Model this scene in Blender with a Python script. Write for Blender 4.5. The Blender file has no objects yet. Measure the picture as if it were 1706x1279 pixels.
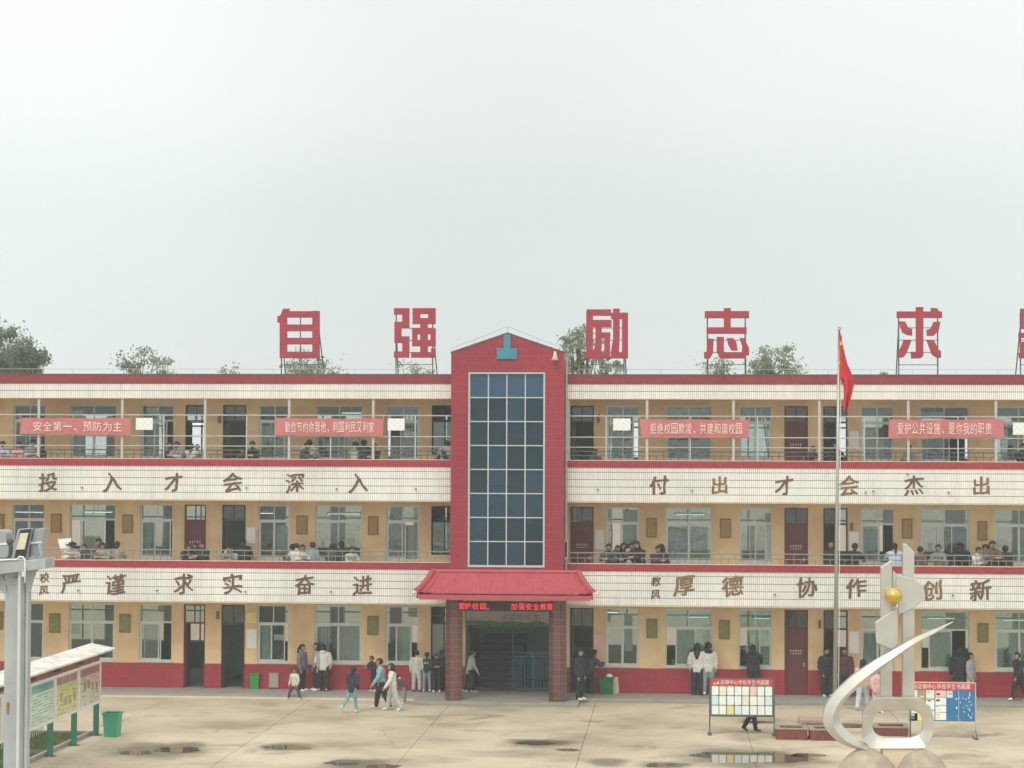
import bpy, bmesh, math, random
import numpy as np
from mathutils import Vector, Matrix, noise
random.seed(7)
R = math.radians
SC = bpy.context.scene
COL = SC.collection

# ------------------------------------------------------------------ camera, sky, sun, exposure
CAMZ = 8.64
CAMP = Vector((0, -75, CAMZ))
F_PX, YAW, PITCH, ROLL = 3575.7, R(4.295), R(1.834), R(0.208)   # focal length in pixels of a 1706 px wide picture
fwd = Vector((-math.sin(YAW)*math.cos(PITCH), math.cos(YAW)*math.cos(PITCH), math.sin(PITCH)))
rt0 = Vector((math.cos(YAW), math.sin(YAW), 0)); up0 = rt0.cross(fwd)
RT = rt0*math.cos(ROLL)+up0*math.sin(ROLL); UP = up0*math.cos(ROLL)-rt0*math.sin(ROLL)
cam = bpy.data.cameras.new('camera'); camo = bpy.data.objects.new('camera', cam); COL.objects.link(camo)
M = Matrix((RT, UP, -fwd)).transposed().to_4x4(); M.translation = CAMP
camo.matrix_world = M
cam.sensor_width = 36; cam.lens = F_PX/1706*36; cam.clip_end = 3000; cam.clip_start = .5
SC.camera = camo

def ray(px, py): return fwd + RT*((px-853)/F_PX) - UP*((py-639.5)/F_PX)
def at(px, py, Y):
    d = ray(px, py); return CAMP + d*((Y+75)/d.y)
def atz(px, py, z=0.0):
    d = ray(px, py); return CAMP + d*((z-CAMZ)/d.z)

SUN_EL, SUN_AZ = R(52), R(200)
w = bpy.data.worlds.new('World'); SC.world = w; w.use_nodes = True
nt = w.node_tree; nt.nodes.clear()
def N(nt, t, **k):
    n = nt.nodes.new(t)
    for a, b in k.items():
        if a.startswith('i_'):
            n.inputs[a[2:].replace('_', ' ')].default_value = b
        else: setattr(n, a, b)
    return n
out = N(nt, 'ShaderNodeOutputWorld'); bg = N(nt, 'ShaderNodeBackground'); bg.inputs[1].default_value = .1
sky = N(nt, 'ShaderNodeTexSky', sky_type='NISHITA', sun_disc=False); sky.sun_elevation = SUN_EL; sky.sun_rotation = SUN_AZ
sky.dust_density = 5
tc = N(nt, 'ShaderNodeTexCoord'); sep = N(nt, 'ShaderNodeSeparateXYZ')
ramp = N(nt, 'ShaderNodeValToRGB')          # overcast deck: dim grey near the horizon, brighter overhead
e = ramp.color_ramp.elements
e[0].position = 0; e[0].color = (.78, .82, .80, 1)
e[1].position = 1; e[1].color = (1.15, 1.15, 1.08, 1)
for p, c in ((.06, (.72, .78, .765, 1)), (.11, (.72, .78, .765, 1)), (.16, (.80, .845, .82, 1)), (.25, (.86, .885, .845, 1))):
    q = ramp.color_ramp.elements.new(p); q.color = c
noi = N(nt, 'ShaderNodeTexNoise', i_Scale=3.2, i_Detail=2.0, i_Roughness=.4)
mr = N(nt, 'ShaderNodeMapRange'); mr.inputs[1].default_value = .3; mr.inputs[2].default_value = .7; mr.inputs[3].default_value = 9.4; mr.inputs[4].default_value = 10.6
mul = N(nt, 'ShaderNodeVectorMath', operation='SCALE'); mix = N(nt, 'ShaderNodeMixRGB'); mix.inputs[0].default_value = .94
L = nt.links.new
cl_ = N(nt, 'ShaderNodeVectorMath', operation='DISTANCE'); cl_.inputs[1].default_value = (-.06, .99, .06); L(tc.outputs['Generated'], cl_.inputs[0])
cm_ = N(nt, 'ShaderNodeMapRange', interpolation_type='SMOOTHSTEP'); cm_.inputs[1].default_value = .04; cm_.inputs[2].default_value = .30; cm_.inputs[3].default_value = .97; cm_.inputs[4].default_value = 1.06; L(cl_.outputs['Value'], cm_.inputs[0])
m3 = N(nt, 'ShaderNodeMath', operation='MULTIPLY'); L(tc.outputs['Generated'], sep.inputs[0]); L(sep.outputs[2], ramp.inputs[0]); L(tc.outputs['Generated'], noi.inputs['Vector'])
L(noi.outputs[0], mr.inputs[0]); L(ramp.outputs[0], mul.inputs[0]); L(mr.outputs[0], m3.inputs[0]); L(cm_.outputs[0], m3.inputs[1]); L(m3.outputs[0], mul.inputs['Scale'])
L(sky.outputs[0], mix.inputs[1]); L(mul.outputs[0], mix.inputs[2]); L(mix.outputs[0], bg.inputs[0]); L(bg.outputs[0], out.inputs[0])

sl = bpy.data.lights.new('sun', 'SUN'); sl.energy = 1.3; sl.angle = R(25); sl.color = (1, .95, .86)
so = bpy.data.objects.new('sun', sl); COL.objects.link(so); so.rotation_euler = (R(90)-SUN_EL, 0, R(-20)); so.location = (0, -60, 60)
SC.view_settings.view_transform = 'Standard'; SC.view_settings.look = 'None'; SC.view_settings.exposure = 0.19; SC.view_settings.gamma = 1
SC.view_settings.use_curve_mapping = False
SC.cycles.max_bounces = 6; SC.cycles.transparent_max_bounces = 12; SC.cycles.volume_bounces = 0

# ------------------------------------------------------------------ helpers
def srgb(r, g, b):
    f = lambda c: (c/255/12.92) if c/255 <= .04045 else ((c/255+.055)/1.055)**2.4
    return (f(r), f(g), f(b), 1)

def mat(name, col, rough=.7, var=.12, scale=3.0, metal=0.0, spec=.4, bump=0.0, coords='Object', emit=None, streak=0.0):
    m = bpy.data.materials.new(name); m.use_nodes = True; t = m.node_tree; b = t.nodes['Principled BSDF']; L = t.links.new
    b.inputs['Roughness'].default_value = rough; b.inputs['Metallic'].default_value = metal; b.inputs['Specular IOR Level'].default_value = spec
    c = col if len(col) == 4 else (*col, 1)
    if emit: b.inputs['Emission Color'].default_value = c; b.inputs['Emission Strength'].default_value = emit
    tc = N(t, 'ShaderNodeTexCoord'); src = tc.outputs['Object']
    if coords == 'World': src = N(t, 'ShaderNodeNewGeometry').outputs['Position']
    n = N(t, 'ShaderNodeTexNoise', i_Scale=scale, i_Detail=5.0, i_Roughness=.6); L(src, n.inputs['Vector'])
    mr = N(t, 'ShaderNodeMapRange'); mr.inputs[1].default_value = .25; mr.inputs[2].default_value = .75
    mr.inputs[3].default_value = 1-var; mr.inputs[4].default_value = 1+var
    L(n.outputs[0], mr.inputs[0]); sc = N(t, 'ShaderNodeVectorMath', operation='SCALE'); sc.inputs[0].default_value = c[:3]
    L(mr.outputs[0], sc.inputs['Scale']); last = sc.outputs[0]
    if streak:      # rain and dust streaks running down the surface
        mp = N(t, 'ShaderNodeMapping'); mp.inputs['Scale'].default_value = (2.2, 2.2, .18); L(src, mp.inputs[0])
        n2 = N(t, 'ShaderNodeTexNoise', i_Scale=1.5, i_Detail=6.0, i_Roughness=.65); L(mp.outputs[0], n2.inputs['Vector'])
        r2 = N(t, 'ShaderNodeMapRange'); r2.inputs[1].default_value = .45; r2.inputs[2].default_value = .75; r2.inputs[3].default_value = 0; r2.inputs[4].default_value = streak
        L(n2.outputs[0], r2.inputs[0]); mx = N(t, 'ShaderNodeMixRGB'); L(r2.outputs[0], mx.inputs[0]); L(last, mx.inputs[1]); mx.inputs[2].default_value = (.16, .13, .10, 1); last = mx.outputs[0]
    L(last, b.inputs['Base Color'])
    if bump:
        bp = N(t, 'ShaderNodeBump'); bp.inputs['Strength'].default_value = bump; bp.inputs['Distance'].default_value = .02; L(n.outputs[0], bp.inputs['Height']); L(bp.outputs[0], b.inputs['Normal'])
    m['base'] = 1
    return m

def tile_mat(name, col, mortar, tw=.05, th=.24, msize=.006, rough=.35, var=.1, streak=.25, oz=0.0, hj=0.0):
    m = bpy.data.materials.new(name); m.use_nodes = True; t = m.node_tree; b = t.nodes['Principled BSDF']; L = t.links.new
    b.inputs['Roughness'].default_value = rough; b.inputs['Specular IOR Level'].default_value = .22
    g = N(t, 'ShaderNodeNewGeometry'); s = N(t, 'ShaderNodeSeparateXYZ'); L(g.outputs['Position'], s.inputs[0])
    a = N(t, 'ShaderNodeMath', operation='ADD'); L(s.outputs[0], a.inputs[0]); L(s.outputs[1], a.inputs[1])
    z = N(t, 'ShaderNodeMath', operation='ADD'); L(s.outputs[2], z.inputs[0]); z.inputs[1].default_value = oz
    cb = N(t, 'ShaderNodeCombineXYZ'); L(a.outputs[0], cb.inputs[0]); L(z.outputs[0], cb.inputs[1])
    br = N(t, 'ShaderNodeTexBrick', offset=0.0, squash=1.0); L(cb.outputs[0], br.inputs['Vector'])
    c = Vector(col[:3])
    br.inputs['Color1'].default_value = (*(c*(1-var)), 1); br.inputs['Color2'].default_value = (*(c*(1+var)), 1); br.inputs['Mortar'].default_value = (*mortar[:3], 1)
    br.inputs['Scale'].default_value = 1; br.inputs['Mortar Size'].default_value = msize; br.inputs['Brick Width'].default_value = tw; br.inputs['Row Height'].default_value = th
    br.inputs['Mortar Smooth'].default_value = .3
    # broad patches and streaks of dirt
    mp = N(t, 'ShaderNodeMapping'); mp.inputs['Scale'].default_value = (3.2, 3.2, .3); L(g.outputs['Position'], mp.inputs[0])
    n2 = N(t, 'ShaderNodeTexNoise', i_Scale=1.2, i_Detail=7.0, i_Roughness=.65); L(mp.outputs[0], n2.inputs['Vector'])
    r2 = N(t, 'ShaderNodeMapRange'); r2.inputs[1].default_value = .42; r2.inputs[2].default_value = .8; r2.inputs[3].default_value = 0; r2.inputs[4].default_value = streak
    zd = N(t, 'ShaderNodeMath', operation='DIVIDE'); L(z.outputs[0], zd.inputs[0]); zd.inputs[1].default_value = th
    zf = N(t, 'ShaderNodeMath', operation='PINGPONG'); L(zd.outputs[0], zf.inputs[0]); zf.inputs[1].default_value = .5
    zl = N(t, 'ShaderNodeMath', operation='LESS_THAN'); L(zf.outputs[0], zl.inputs[0]); zl.inputs[1].default_value = hj/th
    mh = N(t, 'ShaderNodeMixRGB'); L(zl.outputs[0], mh.inputs[0]); L(br.outputs[0], mh.inputs[1]); mh.inputs[2].default_value = (*(Vector(mortar[:3])*.6), 1)
    L(n2.outputs[0], r2.inputs[0]); mx = N(t, 'ShaderNodeMixRGB'); L(r2.outputs[0], mx.inputs[0]); L((mh if hj else br).outputs[0], mx.inputs[1]); mx.inputs[2].default_value = (.2, .15, .11, 1)
    n3 = N(t, 'ShaderNodeTexNoise', i_Scale=.35, i_Detail=3.0); L(g.outputs['Position'], n3.inputs['Vector'])
    r3 = N(t, 'ShaderNodeMapRange'); r3.inputs[1].default_value = .3; r3.inputs[2].default_value = .7; r3.inputs[3].default_value = .88; r3.inputs[4].default_value = 1.1; L(n3.outputs[0], r3.inputs[0])
    sc = N(t, 'ShaderNodeVectorMath', operation='SCALE'); L(mx.outputs[0], sc.inputs[0]); L(r3.outputs[0], sc.inputs['Scale']); L(sc.outputs[0], b.inputs['Base Color'])
    bp = N(t, 'ShaderNodeBump', invert=True); bp.inputs['Strength'].default_value = .4; bp.inputs['Distance'].default_value = .01; L(br.outputs[1], bp.inputs['Height']); L(bp.outputs[0], b.inputs['Normal'])
    return m

def glass_mat(name, tint, refl=.12, rough=.02, extra=None):
    m = bpy.data.materials.new(name); m.use_nodes = True; t = m.node_tree; t.nodes.remove(t.nodes['Principled BSDF']); L = t.links.new
    o = t.nodes['Material Output']; tr = N(t, 'ShaderNodeBsdfTransparent'); tr.inputs[0].default_value = (*tint, 1)
    gl = N(t, 'ShaderNodeBsdfGlossy'); gl.inputs['Roughness'].default_value = rough; gl.inputs['Color'].default_value = (.9, .95, 1, 1)
    n = N(t, 'ShaderNodeTexNoise', i_Scale=1.3, i_Detail=3.0); g = N(t, 'ShaderNodeNewGeometry'); L(g.outputs['Position'], n.inputs['Vector'])
    bp = N(t, 'ShaderNodeBump'); bp.inputs['Strength'].default_value = .08; bp.inputs['Distance'].default_value = .3; L(n.outputs[0], bp.inputs['Height']); L(bp.outputs[0], gl.inputs['Normal'])
    fr = N(t, 'ShaderNodeLayerWeight'); fr.inputs['Blend'].default_value = .2
    ma = N(t, 'ShaderNodeMath', operation='MULTIPLY_ADD'); L(fr.outputs['Facing'], ma.inputs[0]); ma.inputs[1].default_value = .35; ma.inputs[2].default_value = refl; ma.use_clamp = True
    mx = N(t, 'ShaderNodeMixShader'); L(ma.outputs[0], mx.inputs[0]); L(tr.outputs[0], mx.inputs[1]); L(gl.outputs[0], mx.inputs[2])
    last = mx.outputs[0]
    if extra:   # dust on room panes; body blue and painted sky reflection on tower panes
        df = N(t, 'ShaderNodeBsdfDiffuse'); df.inputs[0].default_value = (*extra[0], 1); m2 = N(t, 'ShaderNodeMixShader'); m2.inputs[0].default_value = extra[1]
        L(last, m2.inputs[1]); L(df.outputs[0], m2.inputs[2]); last = m2.outputs[0]
    L(last, o.inputs[0]); return m

class MB:
    def __init__(s): s.v = []; s.f = []; s.m = []
    def box(s, x0, x1, y0, y1, z0, z1, mi=0, skip=()):
        i = len(s.v); s.v += [(x, y, z) for z in (z0, z1) for y in (y0, y1) for x in (x0, x1)]
        F = {'b': (0, 2, 3, 1), 't': (4, 5, 7, 6), 'f': (0, 1, 5, 4), 'k': (2, 6, 7, 3), 'l': (0, 4, 6, 2), 'r': (1, 3, 7, 5)}
        for k, f in F.items():
            if k not in skip: s.f.append(tuple(i+j for j in f)); s.m.append(mi)
        return s
    def face(s, pts, mi=0):
        i = len(s.v); s.v += [tuple(p) for p in pts]; s.f.append(tuple(range(i, i+len(pts)))); s.m.append(mi); return s
    def prism(s, pts, y0, y1, mi=0):      # polygon in x,z pushed along y
        n = len(pts); i = len(s.v)
        a = sum(pts[k][0]*pts[(k+1) % n][1]-pts[(k+1) % n][0]*pts[k][1] for k in range(n))
        if a < 0: pts = pts[::-1]
        s.v += [(p[0], y0, p[1]) for p in pts]+[(p[0], y1, p[1]) for p in pts]
        s.f.append(tuple(range(i, i+n))); s.f.append(tuple(range(i+2*n-1, i+n-1, -1))); s.m += [mi, mi]
        for k in range(n): s.f.append((i+k, i+n+k, i+n+(k+1) % n, i+(k+1) % n)); s.m.append(mi)
        return s
    def tube(s, path, r, n=8, mi=0, cap=True):
        path = [Vector(p) for p in path]; rs = r if isinstance(r, (list, tuple)) else [r]*len(path)
        i0 = len(s.v); prev = None
        for k, p in enumerate(path):
            d = (path[min(k+1, len(path)-1)]-path[max(k-1, 0)]).normalized()
            a = (prev - d*prev.dot(d)) if prev is not None else (d.orthogonal())
            if a.length < 1e-5: a = d.orthogonal()
            a.normalize(); prev = a; b = d.cross(a)
            for j in range(n):
                t = 2*math.pi*j/n + (math.pi/4 if n == 4 else 0); q = p+(a*math.cos(t)+b*math.sin(t))*rs[k]; s.v.append(tuple(q))
        for k in range(len(path)-1):
            for j in range(n):
                s.f.append((i0+k*n+j, i0+k*n+(j+1) % n, i0+(k+1)*n+(j+1) % n, i0+(k+1)*n+j)); s.m.append(mi)
        if cap:
            s.f.append(tuple(i0+j for j in range(n))[::-1]); s.f.append(tuple(i0+(len(path)-1)*n+j for j in range(n))); s.m += [mi, mi]
        return s
    def sphere(s, c, rx, ry=None, rz=None, n=12, m=8, mi=0):
        ry = ry or rx; rz = rz or rx; i0 = len(s.v)
        for a in range(m+1):
            th = math.pi*a/m
            for b in range(n):
                ph = 2*math.pi*b/n; s.v.append((c[0]+rx*math.sin(th)*math.cos(ph), c[1]+ry*math.sin(th)*math.sin(ph), c[2]+rz*math.cos(th)))
        for a in range(m):
            for b in range(n):
                s.f.append((i0+a*n+b, i0+(a+1)*n+b, i0+(a+1)*n+(b+1) % n, i0+a*n+(b+1) % n)); s.m.append(mi)
        return s
    def mesh(s, name, mats, off=(0, 0, 0), smooth=False):
        me = bpy.data.meshes.new(name); o = Vector(off)
        me.from_pydata([tuple(Vector(v)-o) for v in s.v], [], s.f); 
        for m in (mats if isinstance(mats, (list, tuple)) else [mats]): me.materials.append(m)
        me.polygons.foreach_set('material_index', s.m)
        if smooth: me.polygons.foreach_set('use_smooth', [True]*len(s.f))
        me.validate(); me.update(); return me

def origin_of(o):
    p = Vector((0, 0, 0))
    while o is not None: p += o.location; o = o.parent
    return p
def part(name, mb, mats, parent, smooth=False, label=None):          # world-coordinate shape -> child mesh
    me = mb.mesh(name, mats, origin_of(parent), smooth); o = bpy.data.objects.new(name, me); COL.objects.link(o); o.parent = parent
    if label: o['label'] = label
    return o
def tag(o, label, cat, group=None):
    o['label'] = label; o['category'] = cat
    if group: o['group'] = group
    return o
def thing(name, label, cat, loc=(0, 0, 0), group=None):
    o = bpy.data.objects.new(name, None); COL.objects.link(o); o.location = loc; o.empty_display_size = .2
    return tag(o, label, cat, group)
def solo(name, mb, mats, label, cat, group=None, smooth=False):      # a thing that is one mesh; origin at its base
    v = np.array(mb.v); c = (v.min(0)+v.max(0))/2; off = (c[0], c[1], v[:, 2].min())
    o = bpy.data.objects.new(name, mb.mesh(name, mats, off, smooth)); o.location = off; COL.objects.link(o); return tag(o, label, cat, group)
def struct(name, mb, mats, smooth=False):
    o = bpy.data.objects.new(name, mb.mesh(name, mats, (0, 0, 0), smooth)); COL.objects.link(o); o['kind'] = 'structure'; return o
def bevel(o, wd=.01, seg=2):
    m = o.modifiers.new('bevel', 'BEVEL'); m.width = wd; m.segments = seg; m.limit_method = 'ANGLE'; return o

def text_mesh(txt, size, extrude=.01, offset=0.0, sx=1.0, shear=0.0, space=1.0):
    cu = bpy.data.curves.new('lettering', 'FONT'); cu.body = txt; cu.size = size; cu.extrude = extrude; cu.offset = offset; cu.align_x = 'CENTER'; cu.align_y = 'CENTER'
    cu.shear = shear; cu.space_character = space; cu.resolution_u = 3
    o = bpy.data.objects.new('lettering', cu); COL.objects.link(o); dg = bpy.context.evaluated_depsgraph_get(); dg.update()
    me = bpy.data.meshes.new_from_object(o.evaluated_get(dg)); bpy.data.objects.remove(o); bpy.data.curves.remove(cu)
    v = np.empty(len(me.vertices)*3); me.vertices.foreach_get('co', v); v = v.reshape(-1, 3)
    if len(v):
        c = (v.min(0)+v.max(0))/2; v -= c
        v = np.stack([v[:, 0]*sx, -v[:, 2], v[:, 1]], 1)
        me.vertices.foreach_set('co', v.reshape(-1)); me.update()
    return me
def text_obj(name, txt, size, pos, m, parent=None, **k):
    fit = k.pop('fit', None); me = text_mesh(txt, size, **k); me.materials.clear(); me.materials.append(m)
    v = np.empty(len(me.vertices)*3); me.vertices.foreach_get('co', v); v = v.reshape(-1, 3)
    if fit:                # width and height in metres
        e = v.max(0)-v.min(0); v[:, 0] *= fit[0]/e[0]; v[:, 2] *= fit[1]/e[2]; me.vertices.foreach_set('co', v.reshape(-1)); me.update()
    o = bpy.data.objects.new(name, me); COL.objects.link(o)
    if parent: o.parent = parent; o.location = Vector(pos)-origin_of(parent)
    else: o.location = pos
    return o

def row_text(txt, xa, xb, y, zc, h, m, parent, wide=1.0):
    n = len(txt); pitch = (xb-xa)/n; r = random.Random(n)
    for k, ch in enumerate(txt):
        if ch == ' ': continue
        small = ch in '、。'
        o = text_obj('character', ch, .4, (xa+pitch*(k+(.3 if small else .5)), y, zc-(h*.32 if small else 0)), m, parent, extrude=.003, offset=.0, fit=((pitch*.86*wide, h) if not small else (pitch*.3, h*.3)) if ch != '一' else (pitch*.86, h*.12))
# ------------------------------------------------------------------ materials
M_white_tile = tile_mat('white_strip_tile', (.86, .85, .80), (.34, .335, .31), .068, .257, .0072, .3, .03, .2, oz=-6.94+.257*4, hj=.011)
M_red_tile = tile_mat('red_strip_tile', (.38, .026, .045), (.36, .10, .11), .068, .245, .006, .35, .12, .12)
M_tower_tile = tile_mat('tower_red_tile', (.31, .021, .042), (.36, .09, .11), .068, .245, .006, .32, .10, .12)
M_top_tile = tile_mat('top_fascia_tile', (.28, .032, .045), (.26, .09, .09), .068, .34, .006, .4, .12, .2)
M_col_tile = tile_mat('brown_column_tile', (.125, .045, .042), (.40, .25, .23), .062, .245, .005, .35, .2, .1)
M_yellow = mat('yellow_wall_paint', (.84, .62, .345), .8, .07, 1.2, streak=.16, coords='World')
t_y = M_yellow.node_tree; b_y = t_y.nodes['Principled BSDF']; src_y = b_y.inputs['Base Color'].links[0].from_socket      # broad noise patches of a pinker tone
g_y = N(t_y, 'ShaderNodeNewGeometry'); n_y = N(t_y, 'ShaderNodeTexNoise', i_Scale=.55, i_Detail=2.0); r_y = N(t_y, 'ShaderNodeMapRange'); r_y.inputs[1].default_value = .48; r_y.inputs[2].default_value = .56; r_y.inputs[4].default_value = .55
m_y = N(t_y, 'ShaderNodeMixRGB'); m_y.inputs[2].default_value = (.70, .44, .27, 1); t_y.links.new(g_y.outputs['Position'], n_y.inputs['Vector']); t_y.links.new(n_y.outputs[0], r_y.inputs[0]); t_y.links.new(r_y.outputs[0], m_y.inputs[0]); t_y.links.new(src_y, m_y.inputs[1]); t_y.links.new(m_y.outputs[0], b_y.inputs['Base Color'])
M_ceil = mat('corridor_ceiling', (.62, .52, .40), .9, .08, 1.0, streak=.2, coords='World')
M_soffit = mat('soffit_paint', (.66, .56, .43), .9, .1, 2)
M_conc = mat('platform_concrete', (.30, .29, .26), .75, .15, 2.5, coords='World', bump=.2)
M_roof = mat('roof_concrete', (.35, .34, .32), .9, .15, 1.5)
M_dark = mat('dark_paint', (.025, .028, .03), .7, .2)
M_alu = mat('aluminium_frame', (.62, .66, .63), .4, .08, 5, metal=.25)
M_towerframe = mat('tower_frame', (.52, .56, .57), .4, .05, 5)
M_rail = mat('steel_rail_grey', (.48, .50, .47), .5, .15, 6, metal=.2)
M_raild = mat('dark_steel_rail', (.25, .265, .24), .5, .15, 6, metal=.1)
M_railb = mat('steel_post_beige', (.50, .49, .45), .5, .12, 6)
M_iron = mat('dark_iron', (.10, .11, .10), .6, .2, 8)
M_door = mat('maroon_door', (.16, .03, .035), .5, .12, 3, streak=.15)
M_doordark = mat('dark_brown_door', (.055, .035, .035), .5, .2, 3)
M_glass = glass_mat('window_glass', (.78, .85, .83), .05, .03, ((.30, .34, .33), .04))
M_clear = glass_mat('clear_cover', (.97, .98, .97), .02, .05)
M_glassg = glass_mat('greenish_glass', (.66, .82, .76), .10, .03, ((.36, .50, .45), .13))
M_glassn = glass_mat('grey_tinted_glass', (.72, .79, .76), .09, .03, ((.33, .38, .36), .12))
M_blue = glass_mat('blue_reflect_tower_glass', (.14, .32, .48), .10, .03, ((.035, .115, .22), .6))  # top row: sky reflection put into a bluer, lighter pane colour
M_blue2 = glass_mat('deep_blue_tower_glass', (.12, .24, .36), .05, .03, ((.018, .055, .085), .55))
M_blue3 = glass_mat('mid_blue_tower_glass', (.13, .27, .40), .07, .03, ((.022, .075, .13), .52))
M_plaster = mat('room_plaster', (.33, .35, .33), .9, .06, 1)
M_mint = mat('mint_wainscot', (.22, .42, .30), .8, .06, 1)
M_limegreen = mat('lime_wall', (.38, .62, .27), .8, .06, 1)
M_floor = mat('room_floor', (.22, .21, .19), .7, .1, 1)
M_curt = mat('curtain_cloth', (.62, .64, .60), .9, .1, 4)
M_curtg = mat('teal_curtain', (.33, .40, .36), .9, .1, 4)
M_paper = mat('white_paper', (.86, .87, .84), .8, .04, 6)
M_cream = mat('cream_paper', (.80, .78, .62), .8, .05, 6)
M_pinkp = mat('pink_paper', (.85, .52, .52), .8, .05, 6)
M_yelp = mat('yellow_paper', (.85, .68, .25), .8, .05, 6)
M_bluep = mat('pale_blue_paper', (.62, .80, .82), .8, .05, 6)
M_banner = mat('faded_red_banner', (.54, .175, .18), .8, .1, 1.5)
M_bantext = mat('banner_lettering', (.88, .72, .66), .8, .05)
M_brown = mat('bronze_lettering', (.15, .085, .055), .6, .35, 7)
M_brownl = mat('rusty_lettering', (.24, .13, .07), .6, .35, 7)
M_redchar = mat('red_sheet_letter', (.36, .035, .06), .55, .15, 1.5)
M_charshade = mat('letter_edge_shade', (.06, .02, .02), .6, .2)  # shadow side of the letters painted as a near black edge colour
M_steel = mat('sculpture_steel', (.60, .59, .54), .3, .1, 1.6, metal=.55, streak=.10)
M_gold = mat('gold_ball', (.72, .50, .12), .2, .05, 3, metal=.85)
M_duct = mat('cable_duct_grey', (.56, .60, .58), .5, .08, 4)
M_pole = mat('grey_painted_steel', (.41, .45, .46), .5, .2, 2.5, metal=.1, streak=.5)
M_poled = mat('grey_steel_side', (.36, .41, .43), .55, .12, 1.2, streak=.3)
M_green = mat('green_post_paint', (.025, .17, .11), .45, .12, 4)
M_binl = mat('sea_green_plastic', (.05, .36, .22), .4, .08, 4)
M_bing = mat('bright_green_plastic', (.03, .30, .06), .4, .08, 4)
M_bind = mat('dark_green_plastic', (.015, .16, .04), .4, .08, 4)
M_wframe = mat('white_frame', (.80, .81, .78), .5, .06, 4)
M_teal = mat('teal_emblem', (.045, .25, .32), .5, .1, 4)
M_rooft = mat('pink_roof_tile', (.46, .075, .10), .5, .12, 2.5, bump=.15, streak=.15, coords='World')
M_brick = mat('red_brick_paint', (.34, .10, .085), .75, .2, 6, bump=.3)
M_pinkslab = mat('pink_stone_slab', (.42, .29, .24), .7, .12, 4)
M_wood = mat('old_plank', (.16, .10, .07), .8, .25, 5)
M_boulder = mat('pinkish_stone', (.42, .35, .275), .9, .3, 3.5, bump=.8)
M_gate = mat('blue_gate', (.04, .13, .21), .5, .1, 4)
M_led = mat('led_red', (.95, .04, .05), .5, 0, emit=.8)
M_tube = mat('lit_tube', (.92, 1, .95), .5, 0, emit=1.2)
M_flag = mat('flag_red', (.62, .03, .035), .7, .08, 2)
M_star = mat('flag_star', (.85, .65, .08), .7, .05)
M_plq = mat('plaque_wood', (.42, .27, .11), .6, .2, 9)
M_plqg = mat('plaque_green', (.24, .26, .08), .6, .35, 7)
M_plqf = mat('plaque_frame', (.24, .15, .07), .6, .15, 5)
M_grey = mat('grey_cabinet', (.40, .35, .31), .6, .1, 5)

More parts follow.
